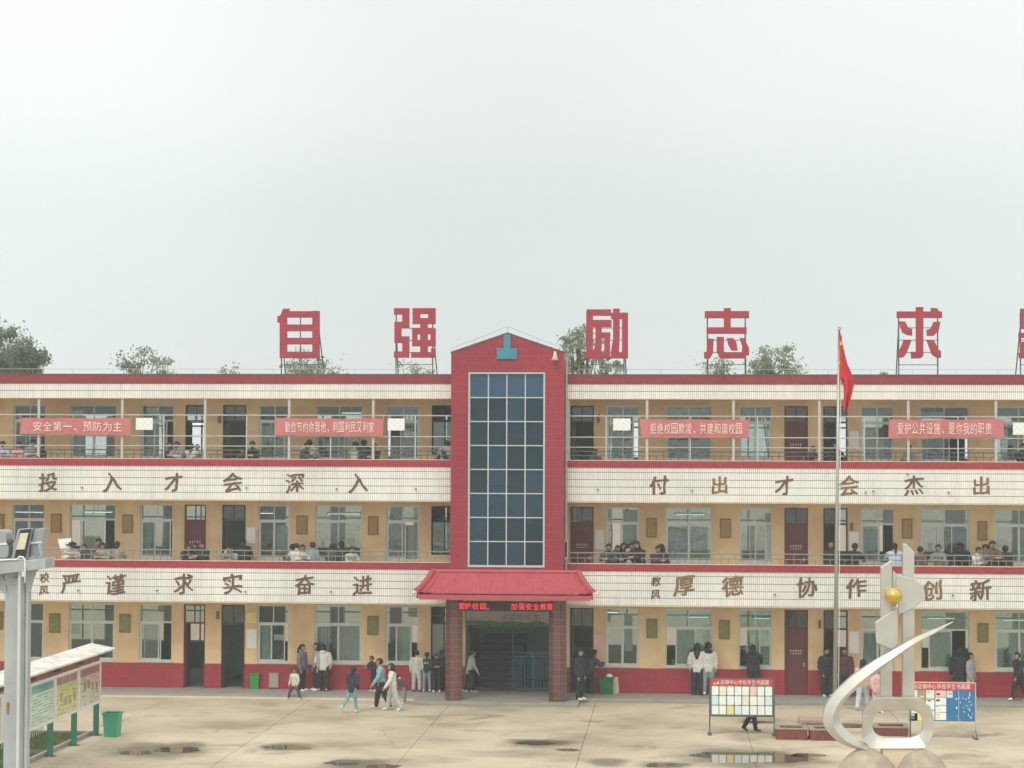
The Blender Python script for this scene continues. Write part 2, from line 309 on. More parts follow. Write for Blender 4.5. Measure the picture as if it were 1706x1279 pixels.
# ------------------------------------------------------------------ ground
def ground_material():
    m = bpy.data.materials.new('yard_concrete'); m.use_nodes = True; t = m.node_tree; b = t.nodes['Principled BSDF']; L = t.links.new
    g = N(t, 'ShaderNodeNewGeometry'); P = g.outputs['Position']
    n = N(t, 'ShaderNodeTexNoise', i_Scale=.22, i_Detail=8.0, i_Roughness=.62); L(P, n.inputs['Vector'])
    cr = N(t, 'ShaderNodeValToRGB'); el = cr.color_ramp.elements
    el[0].position = .28; el[0].color = (.26, .22, .155, 1); el[1].position = .72; el[1].color = (.62, .545, .42, 1)
    q = el.new(.5); q.color = (.48, .415, .30, 1); L(n.outputs[0], cr.inputs[0])
    # grit
    n2 = N(t, 'ShaderNodeTexNoise', i_Scale=14.0, i_Detail=6.0, i_Roughness=.7); L(P, n2.inputs['Vector'])
    r2 = N(t, 'ShaderNodeMapRange'); r2.inputs[1].default_value = .3; r2.inputs[2].default_value = .7; r2.inputs[3].default_value = .9; r2.inputs[4].default_value = 1.1; L(n2.outputs[0], r2.inputs[0])
    s1 = N(t, 'ShaderNodeVectorMath', operation='SCALE'); L(cr.outputs[0], s1.inputs[0]); L(r2.outputs[0], s1.inputs['Scale'])
    # damp patches, scattered, longer across than deep
    mp = N(t, 'ShaderNodeMapping'); mp.inputs['Scale'].default_value = (.42, .5, 1); L(P, mp.inputs[0])
    n3 = N(t, 'ShaderNodeTexNoise', i_Scale=1.0, i_Detail=7.0, i_Roughness=.58, i_Distortion=.6); L(mp.outputs[0], n3.inputs['Vector'])
    r3 = N(t, 'ShaderNodeMapRange', interpolation_type='SMOOTHSTEP'); r3.inputs[1].default_value = .56; r3.inputs[2].default_value = .70; r3.inputs[3].default_value = 0; r3.inputs[4].default_value = .55; L(n3.outputs[0], r3.inputs[0])
    last = r3.outputs[0]
    nd = N(t, 'ShaderNodeTexNoise', i_Scale=1.1, i_Detail=5.0); L(P, nd.inputs['Vector'])
    for (px, py, hx, hy, k) in WET:        # damp rims round each puddle and single wet spots
        c = atz(px, py); rx = abs(atz(px+hx, py).x-c.x); ry = abs(atz(px, py-hy).y-c.y)*1.15
        sb = N(t, 'ShaderNodeVectorMath', operation='SUBTRACT'); L(P, sb.inputs[0]); sb.inputs[1].default_value = c
        sm = N(t, 'ShaderNodeVectorMath', operation='MULTIPLY'); L(sb.outputs[0], sm.inputs[0]); sm.inputs[1].default_value = (1/rx, 1/ry, 0)
        ln = N(t, 'ShaderNodeVectorMath', operation='LENGTH'); L(sm.outputs[0], ln.inputs[0])
        ad = N(t, 'ShaderNodeMath', operation='MULTIPLY_ADD'); L(nd.outputs[0], ad.inputs[0]); ad.inputs[1].default_value = 1.3; L(ln.outputs['Value'], ad.inputs[2])
        mr = N(t, 'ShaderNodeMapRange', interpolation_type='SMOOTHSTEP'); mr.inputs[1].default_value = 1.1; mr.inputs[2].default_value = 2.1; mr.inputs[3].default_value = k; mr.inputs[4].default_value = 0; L(ad.outputs[0], mr.inputs[0])
        mx = N(t, 'ShaderNodeMath', operation='MAXIMUM'); L(last, mx.inputs[0]); L(mr.outputs[0], mx.inputs[1]); last = mx.outputs[0]
    vo = N(t, 'ShaderNodeTexVoronoi', feature='DISTANCE_TO_EDGE', i_Scale=.26); nw = N(t, 'ShaderNodeTexNoise', i_Scale=1.3, i_Detail=6.0); L(P, nw.inputs['Vector'])
    av = N(t, 'ShaderNodeVectorMath', operation='MULTIPLY_ADD'); av.inputs[1].default_value = (1.3, 1.3, 0); L(nw.outputs['Color'], av.inputs[0]); L(P, av.inputs[2]); L(av.outputs[0], vo.inputs['Vector'])
    vr = N(t, 'ShaderNodeMapRange'); vr.inputs[1].default_value = 0; vr.inputs[2].default_value = .006; vr.inputs[3].default_value = .5; vr.inputs[4].default_value = 0; L(vo.outputs[0], vr.inputs[0])
    kn = N(t, 'ShaderNodeTexNoise', i_Scale=.3, i_Detail=2.0); L(P, kn.inputs['Vector']); kr = N(t, 'ShaderNodeMapRange'); kr.inputs[1].default_value = .5; kr.inputs[2].default_value = .6; L(kn.outputs[0], kr.inputs[0])
    km = N(t, 'ShaderNodeMath', operation='MULTIPLY'); L(vr.outputs[0], km.inputs[0]); L(kr.outputs[0], km.inputs[1])
    sn = N(t, 'ShaderNodeTexNoise', i_Scale=7.0, i_Detail=3.0); L(P, sn.inputs['Vector']); sr = N(t, 'ShaderNodeMapRange'); sr.inputs[1].default_value = .66; sr.inputs[2].default_value = .74; sr.inputs[4].default_value = .35; L(sn.outputs[0], sr.inputs[0])
    m5 = N(t, 'ShaderNodeMath', operation='MAXIMUM'); L(km.outputs[0], m5.inputs[0]); L(sr.outputs[0], m5.inputs[1])
    m6 = N(t, 'ShaderNodeMixRGB'); L(m5.outputs[0], m6.inputs[0]); L(s1.outputs[0], m6.inputs[1]); m6.inputs[2].default_value = (.19, .155, .105, 1)
    mc = N(t, 'ShaderNodeMixRGB'); L(last, mc.inputs[0]); L(m6.outputs[0], mc.inputs[1]); mc.inputs[2].default_value = (.15, .125, .085, 1)
    L(mc.outputs[0], b.inputs['Base Color'])
    rr = N(t, 'ShaderNodeMapRange'); rr.inputs[3].default_value = .85; rr.inputs[4].default_value = .3; L(last, rr.inputs[0]); L(rr.outputs[0], b.inputs['Roughness'])
    bp = N(t, 'ShaderNodeBump'); bp.inputs['Strength'].default_value = .25; bp.inputs['Distance'].default_value = .01; L(n2.outputs[0], bp.inputs['Height']); L(bp.outputs[0], b.inputs['Normal'])
    return m
WET = [(265, 1250, 85, 11, .9), (300, 1245, 40, 8, .9), (480, 1244, 55, 6, .85), (600, 1273, 55, 9, .95), (900, 1238, 60, 6, .95), (945, 1249, 22, 3, .8), (560, 1240, 60, 5, .35),
       (1010, 1270, 35, 6, .8), (1105, 1274, 48, 5, .9), (1250, 1262, 110, 14, .9), (1265, 1202, 45, 5, .55), (1245, 1232, 28, 4, .5), (760, 1208, 50, 4, .3), (850, 1256, 60, 5, .35), (390, 1206, 60, 4, .3), (1330, 1172, 90, 4, .35)]
M_ground = ground_material()
M_joint = mat('joint_dirt', (.27, .22, .155), .9, .2, 2, coords='World')
mb = MB(); mb.face([(-600, -120, -.03), (600, -120, -.03), (600, 900, -.03), (-600, 900, -.03)]); ground = struct('ground', mb, M_joint)
xs = [atz(350+305*k, 1279).x for k in range(-3, 7)]
base = atz(350, 1279).x
slab_me = MB().box(.009, 4.991, .0015, 5.9985, -.25, 0).mesh('slab', M_ground)
step = atz(655, 1279).x-base
for i in range(-8, 10):
    for j in range(-14, 1):
        o = bpy.data.objects.new('slab', slab_me); COL.objects.link(o); o.parent = ground
        o.location = (base+i*5.0*step/5.0, -1.0+j*6.0-5.0*0, 0); o.scale = (step/5.0, 1, 1)
        if j == 0: o.scale = (step/5.0, .25, 1)
# water lying on the slabs
M_water = bpy.data.materials.new('puddle_water'); M_water.use_nodes = True
b = M_water.node_tree.nodes['Principled BSDF']; b.inputs['Base Color'].default_value = (.14, .12, .09, 1); b.inputs['Roughness'].default_value = .03; b.inputs['Specular IOR Level'].default_value = 1.0; b.inputs['IOR'].default_value = 1.5
t = M_water.node_tree; nn = N(t, 'ShaderNodeTexNoise', i_Scale=1.2, i_Detail=3.0); g_ = N(t, 'ShaderNodeNewGeometry'); t.links.new(g_.outputs['Position'], nn.inputs['Vector'])
cr = N(t, 'ShaderNodeMapRange'); cr.inputs[3].default_value = .4; cr.inputs[4].default_value = 1.6; t.links.new(nn.outputs[0], cr.inputs[0]); s_ = N(t, 'ShaderNodeVectorMath', operation='SCALE'); s_.inputs[0].default_value = (.13, .11, .08); t.links.new(cr.outputs[0], s_.inputs['Scale']); t.links.new(s_.outputs[0], b.inputs['Base Color'])
def puddle(px, py, hx, hy, seed):
    c = atz(px, py); rx = abs(atz(px+hx, py).x-c.x); ry = abs(atz(px, py-hy).y-c.y); mb = MB(); pts = []
    for k in range(48):
        a = 2*math.pi*k/48; f = 1+.38*noise.noise(Vector((math.cos(a)*1.6+seed*7, math.sin(a)*1.6, 0)))+.16*noise.noise(Vector((math.cos(a)*5+seed, math.sin(a)*5, 3)))
        pts.append((c.x+rx*f*math.cos(a), c.y+ry*f*math.sin(a), .004))
    mb.face(pts); struct('puddle', mb, M_water)
for k, a in enumerate([(225, 1254, 26, 4), (298, 1249, 40, 5), (475, 1245, 42, 3.4), (575, 1270, 30, 4.5), (640, 1277, 30, 4), (890, 1238, 34, 3), (945, 1249, 17, 1.6), (1105, 1275, 36, 3.2), (1245, 1262, 92, 10), (1345, 1258, 30, 3), (1262, 1203, 26, 2)]):
    puddle(*a, k+1)

# ------------------------------------------------------------------ school building
B = thing('school_building', 'long three storey school with white tiled balconies, yellow walls and red stair tower', 'building', (-5.7, 0, 0))
XL, XR = -29.0, 15.6
TX0, TX1 = -7.72, -3.77
FL = [.12, 3.82, 7.42]; BOT = [3.34, 6.94, 10.55]; WTOP = [3.12, 6.72, 10.33]
WY, WY2 = 1.7, 1.94
openL = [(-26.7, -25.0, 'w'), (-23.99, -22.79, 'w'), (-21.86, -20.17, 'w'), (-19.26, -18.05, 'w'), (-17.63, -16.84, 'd'), (-16.25, -15.39, 'd'), (-14.93, -13.79, 'w'), (-12.85, -11.15, 'w'), (-10.28, -9.09, 'w')]
openR = [(-3.66, -2.82, 'd'), (-2.37, -1.2, 'w'), (-.26, 1.40, 'w'), (2.34, 3.5, 'w'), (3.94, 4.77, 'd'), (5.31, 6.16, 'd'), (6.62, 7.8, 'w'), (8.7, 10.41, 'w'), (11.28, 13.0, 'w'), (13.6, 14.4, 'd')]
def sill(fl): return FL[fl]+.95
for fl in range(3):
    z0, z1 = FL[fl], BOT[fl]+.10
    ops = openL + [(-8.65, -7.58, 's')] + [(-7.40, -3.95, 'h')] + openR
    mb = MB(); x = XL
    for (a, c, k) in ops:
        mb.box(x, a, WY, WY2, z0, z1)
        mb.box(a, c, WY, WY2, WTOP[fl], z1)
        if k == 'w': mb.box(a, c, WY, WY2, z0, sill(fl))
        if k == 's' and fl: mb.box(a, c, WY, WY2, z0, sill(fl)+.2)
        x = c
    mb.box(x, XR, WY, WY2, z0, z1)
    part('wall', mb, M_yellow, B, label='yellow painted wall along the %s corridor' % ('ground floor', 'second floor', 'third floor')[fl])
    if fl == 0:
        x = XL; run = [XL, XL]
        for (a, c, k) in ops+[(XR, XR, 'e')]:
            run[1] = a
            if k != 'w':
                part('red_tiled_base', MB().box(run[0], run[1], WY-.03, WY-.002, z0, 1.0), M_red_tile, B); run = [c, c]
# slabs, corridor ceilings, roof
mb = MB()
for fl in (1, 2): mb.box(XL, XR, .13, 9.2, FL[fl]-.22, FL[fl])
mb.box(XL, XR, .13, 9.2, 10.66, 10.9); part('floor_slab', mb, M_soffit, B)
mb = MB().box(XL, XR, 1.94, 9.2, 0, .12); part('ground_floor_slab', mb, M_floor, B)
mb = MB().box(XL, XR, -.28, 1.94, 0, .118).box(-8.9, -3.2, -1.75, -.28, 0, .118); bevel(part('platform', mb, M_conc, B), .012)
mb = MB()
for y0, z1 in ((-.42, .05),): mb.box(XL, -8.9, y0, -.28, 0, z1)
part('kerb_line', mb, M_soffit, B)
mb = MB().box(XL, XR, .14, 9.2, 10.9, 11.0); part('roof', mb, M_roof, B)
mb = MB().box(XL, XR, 9.0, 9.2, 11.0, 11.35).box(XL, XL+.2, .14, 9, 11, 11.35).box(XR-.2, XR, .14, 9, 11, 11.35); part('roof_parapet', mb, M_top_tile, B)
# balcony fronts
for (xa, xb) in ((XL, TX0-.003), (TX1+.003, XR)):
    for fl in (0, 1):
        zb, zr = BOT[fl], (4.77, 8.37)[fl]
        part('balcony_front', MB().box(xa, xb, 0, .13, zb, zr-.24), M_white_tile, B)
        part('red_coping', MB().box(xa, xb, -.025, .15, zr-.24, zr), M_red_tile, B)
        part('coping_cap', MB().box(xa, xb, -.035, .16, zr, zr+.025), M_soffit, B)
        part('soffit_drip', MB().box(xa, xb, -.02, .13, zb-.03, zb), M_soffit, B)
    part('eaves_front', MB().box(xa, xb, 0, .13, BOT[2], 11.05), M_white_tile, B)
    part('red_parapet', MB().box(xa, xb, -.025, .14, 11.05, 11.37), M_top_tile, B)
    part('parapet_cap', MB().box(xa, xb, -.04, .16, 11.37, 11.395), M_iron, B)
    part('soffit_drip', MB().box(xa, xb, -.02, .13, BOT[2]-.03, BOT[2]), M_soffit, B)
# drain spouts in the bands
sp_me = MB().tube([(0, .02, 0), (0, -.10, -.01)], .028, 8).mesh('drain_spout', M_iron)
for (px, py) in [(137, 812), (411, 812), (561, 814), (693, 814), (996, 815), (1153, 817), (1442, 820), (1580, 820), (131, 983), (262, 983), (409, 985), (552, 985), (1291, 990), (1455, 818), (1512, 790), (1587, 991)]:
    p = at(px, py, 0); o = bpy.data.objects.new('drain_spout', sp_me); COL.objects.link(o); o.parent = B; o.location = Vector((p.x, 0, p.z))-B.location

# --- windows
pane_cache = {}
def pane(wd, ht, parent, lx, ly, lz, m):
    k = (round(wd, 3), round(ht, 3), m.name)
    if k not in pane_cache: pane_cache[k] = MB().box(0, wd, 0, .006, 0, ht).mesh('pane', m)
    o = bpy.data.objects.new('pane', pane_cache[k]); COL.objects.link(o); o.parent = parent; o.location = (lx, ly, lz); return o
def window(x0, x1, fl, sash=None, curtains=(), gm=None, papers=()):
    rng = random.Random(int(x0*100)+fl); gm = gm or M_glass
    if gm is M_glassg and fl: gm = M_glassn
    z0, z1 = sill(fl), WTOP[fl]; W = x1-x0; H = z1-z0; zt = 1.36; f = .045; Y = .10
    fm = MB(); fm.box(0, W, Y-.03, Y+.05, 0, f).box(0, W, Y-.03, Y+.05, H-f, H).box(0, f, Y-.03, Y+.05, f, H-f).box(W-f, W, Y-.03, Y+.05, f, H-f)
    fm.box(f, W-f, Y-.035, Y+.05, zt, zt+.065)
    fm.box(W/2-.018, W/2+.018, Y-.02, Y+.03, zt+.065, H-f)
    fm.box(-.04, W+.04, -.05, Y-.035, -.045, -.004)
    n = 2 if W < 1.4 else 3
    if sash is None:
        sash = [(0, .5, 0), (.5, 1, 1)] if n == 2 else rng.choice([[(0, .5, 0), (.5, 1, 1)], [(0, .36, 0), (.32, .68, 1), (.64, 1, 0)], [(.0, .5, 0), (.12, .62, 1)], [(.0, .5, 0), (.5, 1, 1)]])
        if n == 2 and rng.random() < .35: sash = rng.choice([[(0, .5, 0), (.1, .6, 1)], [(.4, .9, 0), (.5, 1, 1)], [(0, .52, 0), (.34, .86, 1)]])
    wi = W-2*f; hb = zt-f
    S = []
    for (a, c, d) in sash:
        xa, xb = f+a*wi, f+c*wi; y = Y-.012+.028*d
        fm.box(xa, xa+.04, y-.012, y+.012, f, zt).box(xb-.04, xb, y-.012, y+.012, f, zt).box(xa+.04, xb-.04, y-.012, y+.012, f, f+.045).box(xa+.04, xb-.04, y-.012, y+.012, zt-.045, zt)
        S.append((xa+.04, xb-.04, y))
    me = fm.mesh('window', M_alu); o = bpy.data.objects.new('window', me); COL.objects.link(o); o.parent = B; o.location = Vector((x0, WY, z0))-B.location
    for (xa, xb, y) in S: pane(xb-xa, hb-.09, o, xa, y-.003, f+.045, gm)
    pane(W/2-.018-f, H-f-zt-.065, o, f, Y, zt+.065, gm); pane(W/2-.018-f, H-f-zt-.065, o, W/2+.018, Y, zt+.065, gm)
    for (a, c, za, zb, m) in curtains:
        cm = MB(); K = max(4, int((c-a)*W/.05)); pts = []
        for k in range(K+1):
            xx = (a+(c-a)*k/K)*W; pts.append((xx, .26+.02*math.sin(k*1.7)+.008*math.sin(k*4.1)))
        for k in range(K): cm.face([(pts[k][0], pts[k][1], za*H), (pts[k+1][0], pts[k+1][1], za*H), (pts[k+1][0], pts[k+1][1], zb*H), (pts[k][0], pts[k][1], zb*H)])
        co = bpy.data.objects.new('curtain', cm.mesh('curtain', m, smooth=True)); COL.objects.link(co); co.parent = o
    for (a, za, wd, ht, m) in papers:
        co = bpy.data.objects.new('paper_sheet', MB().box(a*W, a*W+wd, Y+.055, Y+.057, za*H, za*H+ht).mesh('paper_sheet', m)); COL.objects.link(co); co.parent = o
    return o
full = (0, 1, .02, 1)
WS = {
 (0, 1): dict(sash=[(0, .5, 0), (.5, 1, 1)]), (0, 2): dict(sash=[(0, .5, 0), (.5, 1, 1)], papers=[(.03, .45, .34, .5, M_paper)]), (0, 3): dict(sash=[(0, .6, 0), (.1, .66, 1)]),
 (0, 6): dict(sash=[(0, .45, 0), (.42, .9, 1)], curtains=[(.0, .42, 0, .64, M_curt)], papers=[(.5, .38, .4, .2, M_paper)]),
 (0, 7): dict(sash=[(0, .5, 0), (.5, 1, 1)], curtains=[(.02, .30, .02, .62, M_curt), (.5, .98, .05, .66, M_curt)]),
 (0, 8): dict(sash=[(0, .32, 0), (.3, .8, 1)], curtains=[(.28, .78, .02, .66, M_curt)]),
 (1, 2): dict(sash=[(.2, .75, 0)], papers=[(.28, .18, .62, .42, M_cream)]), (1, 3): dict(sash=[(0, .45, 0), (.42, .95, 1)], curtains=[(0, .4, 0, .66, M_curtg)]),
 (1, 6): dict(curtains=[(.55, .98, .1, .62, M_curt)]), (1, 7): dict(sash=[(0, .5, 0), (.48, 1, 1)], gm=M_glassg), (1, 8): dict(gm=M_glassg, curtains=[(.05, .95, .02, .64, M_curtg)]),
 (2, 2): dict(curtains=[(.02, .25, .0, .64, M_curt)], papers=[(.04, .72, .36, .34, M_paper)]), (2, 3): dict(sash=[(0, .4, 0), (.38, .8, 1)], curtains=[(.02, .5, 0, .66, M_curt), (.1, .5, .7, .95, M_paper)]), (2, 6): dict(curtains=[(.05, .95, 0, .62, M_curt)]),
 (2, 8): dict(gm=M_glassg, curtains=[(.1, .9, .0, .4, M_curtg)]), (2, 7): dict(curtains=[(.02, .98, .0, .5, M_curt)]),
}
WSR = {
 (0, 1): dict(curtains=[(.55, .8, .25, .9, M_curt)]), (0, 2): dict(sash=[(.2, .66, 0), (.5, 1, 1)], gm=M_glassg, curtains=[(.24, .6, 0, .62, M_curtg)]), (0, 3): dict(sash=[(.2, .66, 0), (.5, 1, 1)], gm=M_glassg),
 (0, 6): dict(curtains=[(.1, .5, 0, .6, M_curt)]), (0, 7): dict(sash=[(.15, .65, 0)], gm=M_glassg, curtains=[(.2, .62, 0, .62, M_curtg)]), (0, 8): dict(gm=M_glassg, curtains=[(.3, .8, 0, .62, M_curtg)]),
 (1, 1): dict(sash=[(.0, .1, 0), (.42, 1, 1)], papers=[(.03, .7, .16, .2, M_paper), (.03, .45, .14, .2, M_paper)], curtains=[(.5, .95, 0, .95, M_curt)]), (1, 2): dict(gm=M_glassg, curtains=[(.5, .9, .2, .64, M_paper), (.02, .48, 0, .64, M_curt)]), (1, 3): dict(gm=M_glassg, curtains=[(.8, .98, 0, .9, M_paper)]),
 (1, 6): dict(sash=[(0, .55, 0), (.05, .58, 1)], gm=M_glassg, curtains=[(.05, .55, 0, .62, M_curtg)]), (1, 7): dict(gm=M_glassg, curtains=[(.52, .98, 0, .64, M_curtg)]), (1, 8): dict(gm=M_glassg),
 (2, 1): dict(gm=M_glassg, curtains=[(.15, .8, 0, .9, M_curt)]), (2, 2): dict(gm=M_glassg, curtains=[(.02, .98, .68, .95, M_paper), (.02, .98, 0, .6, M_curt)]), (2, 3): dict(gm=M_glassg, curtains=[(.2, .7, .68, .93, M_curt)]),
 (2, 6): dict(gm=M_glassg, curtains=[(.15, .7, .0, .62, M_cream)]), (2, 7): dict(curtains=[(.05, .5, 0, .62, M_curt), (.0, .5, .78, .9, M_paper)]), (2, 8): dict(gm=M_glassg, curtains=[(.3, .9, 0, .6, M_paper)]),
}
for fl in range(3):
    for i, (a, c, k) in enumerate(openL):
        if k == 'w': window(a, c, fl, **WS.get((fl, i), {}))
    for i, (a, c, k) in enumerate(openR):
        if k == 'w': window(a, c, fl, **WSR.get((fl, i), {}))
# stair-side windows left of the tower
for fl in range(3):
    z0 = 1.25 if fl == 0 else sill(fl)+.2; z1 = WTOP[fl]; W = 1.07; H = z1-z0
    fm = MB().box(0, W, .1, .16, 0, .06).box(0, W, .1, .16, H-.06, H).box(0, .05, .1, .16, .06, H-.06).box(W-.05, W, .1, .16, .06, H-.06).box(.05, W-.05, .1, .16, H*.66, H*.66+.09).box(W*.42, W*.42+.05, .11, .15, .06, H-.06)
    fm.box(.05, W-.05, .11, .15, H*.83, H*.83+.03)
    if fl == 0: fm.box(0, W, .1, .16, -(1.25-.12), 0)
    o = bpy.data.objects.new('window', fm.mesh('window', M_dark)); COL.objects.link(o); o.parent = B; o.location = Vector((-8.65, WY, z0))-B.location; o['label'] = 'dark framed stair window beside the red tower'
    pane(W*.42-.05, H*.66-.06, o, .05, .128, .06, M_glassg); pane(W*.58-.10, H*.66-.06, o, W*.42+.05, .128, .06, M_glassg)
# --- doors
def door(x0, x1, fl, m, open_=0.0, glyph=True):
    z0, z1 = FL[fl], WTOP[fl]; W = x1-x0; H = z1-z0; ht = 2.30
    fm = MB().box(0, .05, .02, .14, 0, H).box(W-.05, W, .02, .14, 0, H).box(.05, W-.05, .02, .14, H-.05, H).box(.05, W-.05, .02, .14, ht, ht+.06).box(W/2-.02, W/2+.02, .05, .1, ht+.06, H-.05)
    if not open_:
        fm.box(.05, W-.05, .06, .10, .01, ht)
        for (za, zb) in ((.15, .75), (.85, 1.35), (1.75, 2.2)): fm.box(.14, W-.14, .045, .06, za, zb)
    else: fm.box(.05, .09, .14, .14+(W-.1)*.9, .01, ht)
    o = bpy.data.objects.new('door', fm.mesh('door', m)); COL.objects.link(o); o.parent = B; o.location = Vector((x0, WY, z0))-B.location
    pane(W-.1, H-.11-ht, o, .05, .07, ht+.06, M_glass)
    if not open_:
        ho = bpy.data.objects.new('handle', MB().box(W-.16, W-.13, .0, .03, 1.0, 1.14).box(W-.16, W-.13, .03, .06, 1.02, 1.12).mesh('handle', M_alu)); COL.objects.link(ho); ho.parent = o
        if glyph:
            gmb = MB()
            for k in range(5): 
                xx = W/2-.22+k*.09; gmb.box(xx, xx+.06, .038, .044, 1.55, 1.565).box(xx+.02, xx+.035, .038, .044, 1.50, 1.60).box(xx, xx+.06, .038, .044, 1.51, 1.522)
            gmb.box(W/2-.2, W/2+.2, .038, .044, 1.44, 1.455)
            go = bpy.data.objects.new('door_lettering', gmb.mesh('door_lettering', M_bantext)); COL.objects.link(go); go.parent = o
    return o
for (a, c, fl, m, op) in [(-17.63, -16.84, 0, M_door, 1), (-17.63, -16.84, 1, M_door, 0), (-17.63, -16.84, 2, M_doordark, 1), (-16.25, -15.39, 0, M_doordark, 1), (-16.25, -15.39, 1, M_doordark, 1), (-16.25, -15.39, 2, M_doordark, 1),
                          (-3.66, -2.82, 0, M_doordark, 1), (-3.66, -2.82, 1, M_door, 0), (-3.66, -2.82, 2, M_doordark, 1), (3.94, 4.77, 0, M_door, 0), (3.94, 4.77, 1, M_door, 0), (3.94, 4.77, 2, M_door, 0),
                          (5.31, 6.16, 0, M_doordark, 1), (5.31, 6.16, 1, M_doordark, 1), (5.31, 6.16, 2, M_doordark, 1), (13.6, 14.4, 0, M_door, 0), (13.6, 14.4, 1, M_door, 0), (13.6, 14.4, 2, M_door, 0)]:
    door(a, c, fl, m, op)
# --- rooms behind
parts_x = [-24.4, -16.55, -8.97, -7.5, -3.85, 5.04, 13.3]
mb = MB(); mbm = MB(); mbl = MB()
for fl in range(3):
    z0, z1 = FL[fl], (FL[1]-.22, FL[2]-.22, 10.66)[fl]
    for x in [XL+.1]+parts_x+[XR-.1]:
        mb.box(x-.06, x+.06, WY2, 9.0, z0, z1)
        (mbm if x < 5 else mbl).box(x-.065, x+.065, WY2+.01, 8.98, z0, z0+1.25)
    # back wall with its own windows
    x = XL
    for (a, c, k) in openL[:4]+openL[6:]+[(-8.9, -7.62, 'n')]+[(-6.9, -4.5, 'w')]+openR[1:4]+openR[6:9]:
        hw_ = .95 if k == 'w' else .6; a2, c2 = (a+c)/2-hw_, (a+c)/2+hw_
        mb.box(x, a2, 9.0, 9.2, z0, z1); mb.box(a2, c2, 9.0, 9.2, z0, z0+1.0); mb.box(a2, c2, 9.0, 9.2, z0+2.75, z1); x = c2
    mb.box(x, XR, 9.0, 9.2, z0, z1)
    mbm.box(XL, -7.5, 8.98, 8.995, z0, z0+.98); mbl.box(-3.85, XR, 8.98, 8.995, z0, z0+.98)
part('room_wall', mb, M_plaster, B); part('green_wainscot', mbm, M_mint, B); part('lime_wainscot', mbl, M_limegreen, B)
for fl in range(3):
    for (a, c, k) in openL[:4]+openL[6:]+[(-8.9, -7.62, 'n')]+[(-6.9, -4.5, 'w')]+openR[1:4]+openR[6:9]:
        bf = MB(); hw_ = .95 if k == 'w' else .6; a2, c2 = (a+c)/2-hw_, (a+c)/2+hw_; z0 = FL[fl]
        for xx in (a2, (a2+c2)/2-.03, c2-.06): bf.box(xx, xx+.06, 9.05, 9.12, z0+1.0, z0+2.75)
        for zz in (1.0, 2.2, 2.69): bf.box(a2+.06, c2-.06, 9.06, 9.11, z0+zz, z0+zz+.06)
        part('rear_window_frame', bf, M_alu, B)
beam = MB()
for fl in range(3):
    z1 = (FL[1]-.22, FL[2]-.22, 10.66)[fl]
    for y in (3.6, 5.6, 7.4): beam.box(XL+.2, XR-.2, y, y+.22, z1-.32, z1)
part('ceiling_beam', beam, M_plaster, B)
# desks and piled books just inside the ground floor windows
def desk(x, y, fl, n, txt):
    z = FL[fl]; d = thing('student_desk', txt, 'desk', (x, y, z))
    part('desk_top', MB().box(x-.3, x+.3, y-.2, y+.2, z+.72, z+.75), M_wood, d)
    for sx in (-.26, .26):
        for sy in (-.16, .16): part('leg', MB().box(x+sx-.015, x+sx+.015, y+sy-.015, y+sy+.015, z, z+.72), M_iron, d)
    mb = MB(); zz = z+.75; r = random.Random(int(x*31))
    for k in range(n):
        h = r.uniform(.02, .045); o = r.uniform(-.03, .03); mb.box(x-.14+o, x+.12+o, y-.1, y+.1, zz, zz+h); zz += h
    solo('book_stack', mb, r.choice([M_dark, M_curtg, M_grey]), 'pile of books inside %s' % txt.split('inside ', 1)[1], 'books')
for (x, fl, n, wn) in [(-21.3, 0, 12, 'widest window at far left'), (-18.7, 0, 11, 'third window left of the two left doors'), (-14.3, 0, 10, 'first window right of the left doors'), (-11.6, 0, 12, 'wide window left of the portico'),
                       (.1, 0, 12, 'green lit wide window by the portico'), (3.0, 0, 9, 'window left of the maroon door'), (9.1, 0, 11, 'wide window behind the sculpture'), (11.8, 0, 10, 'window at the right edge')]:
    desk(x, 2.35, fl, n, 'desk inside the ground floor %s' % wn)

# --- steel frame and railings
def rail_run(xa, xb, fl):
    z0 = (0, 4.795, 8.395)[fl]; mb = MB(); Y = .07
    mt = M_raild if fl == 1 else M_iron
    h = .36 if fl == 1 else .30
    mb.tube([(xa, Y, z0+h), (xb, Y, z0+h)], .022, 6).tube([(xa, Y, z0+h*.5), (xb, Y, z0+h*.5)], .016, 6)
    r = part('railing', mb, mt, B, label='low steel railing on the %s floor balcony' % ('', 'second', 'third')[fl])
    x = xa+.15; k = 0; me = MB().box(-.011, .011, -.011, .011, 0, h-.02).mesh('baluster', mt); me2 = MB().box(-.011, .011, -.011, .011, 0, h*.5).mesh('baluster', mt)
    while x < xb:
        o = bpy.data.objects.new('baluster', me if k % 2 else me2); COL.objects.link(o); o.parent = r; o.location = Vector((x, Y, z0))-origin_of(r)
        x += .25; k += 1
for fl in (1, 2): rail_run(XL, TX0-.03, fl); rail_run(TX1+.05, XR, fl)
postL = [at(x, 700, .07).x for x in (65, 204, 342, 482, 622)]; postL = [postL[0]-3.0]+postL
postR = [at(x, 700, .07).x for x in (1078, 1222, 1365, 1513, 1659)]+[at(1659, 700, .07).x+3]
pme = MB().box(-.045, .045, -.045, .045, 0, 10.52-8.395).mesh('post', M_railb)
sme = MB().box(-.022, .022, -.022, .022, 0, 9.93-8.395).mesh('slim_post', M_rail)
SF = MB()
for (xa, xb) in ((XL, TX0-.03), (TX1+.07, XR)):
    for z, r in ((9.93, .024), (9.19, .022), (8.84, .018)): SF.tube([(xa, .06, z), (xb, .06, z)], r, 6)
sfo = part('guard_rail', SF, M_rail, B, label='pale steel guard rails between third floor posts')
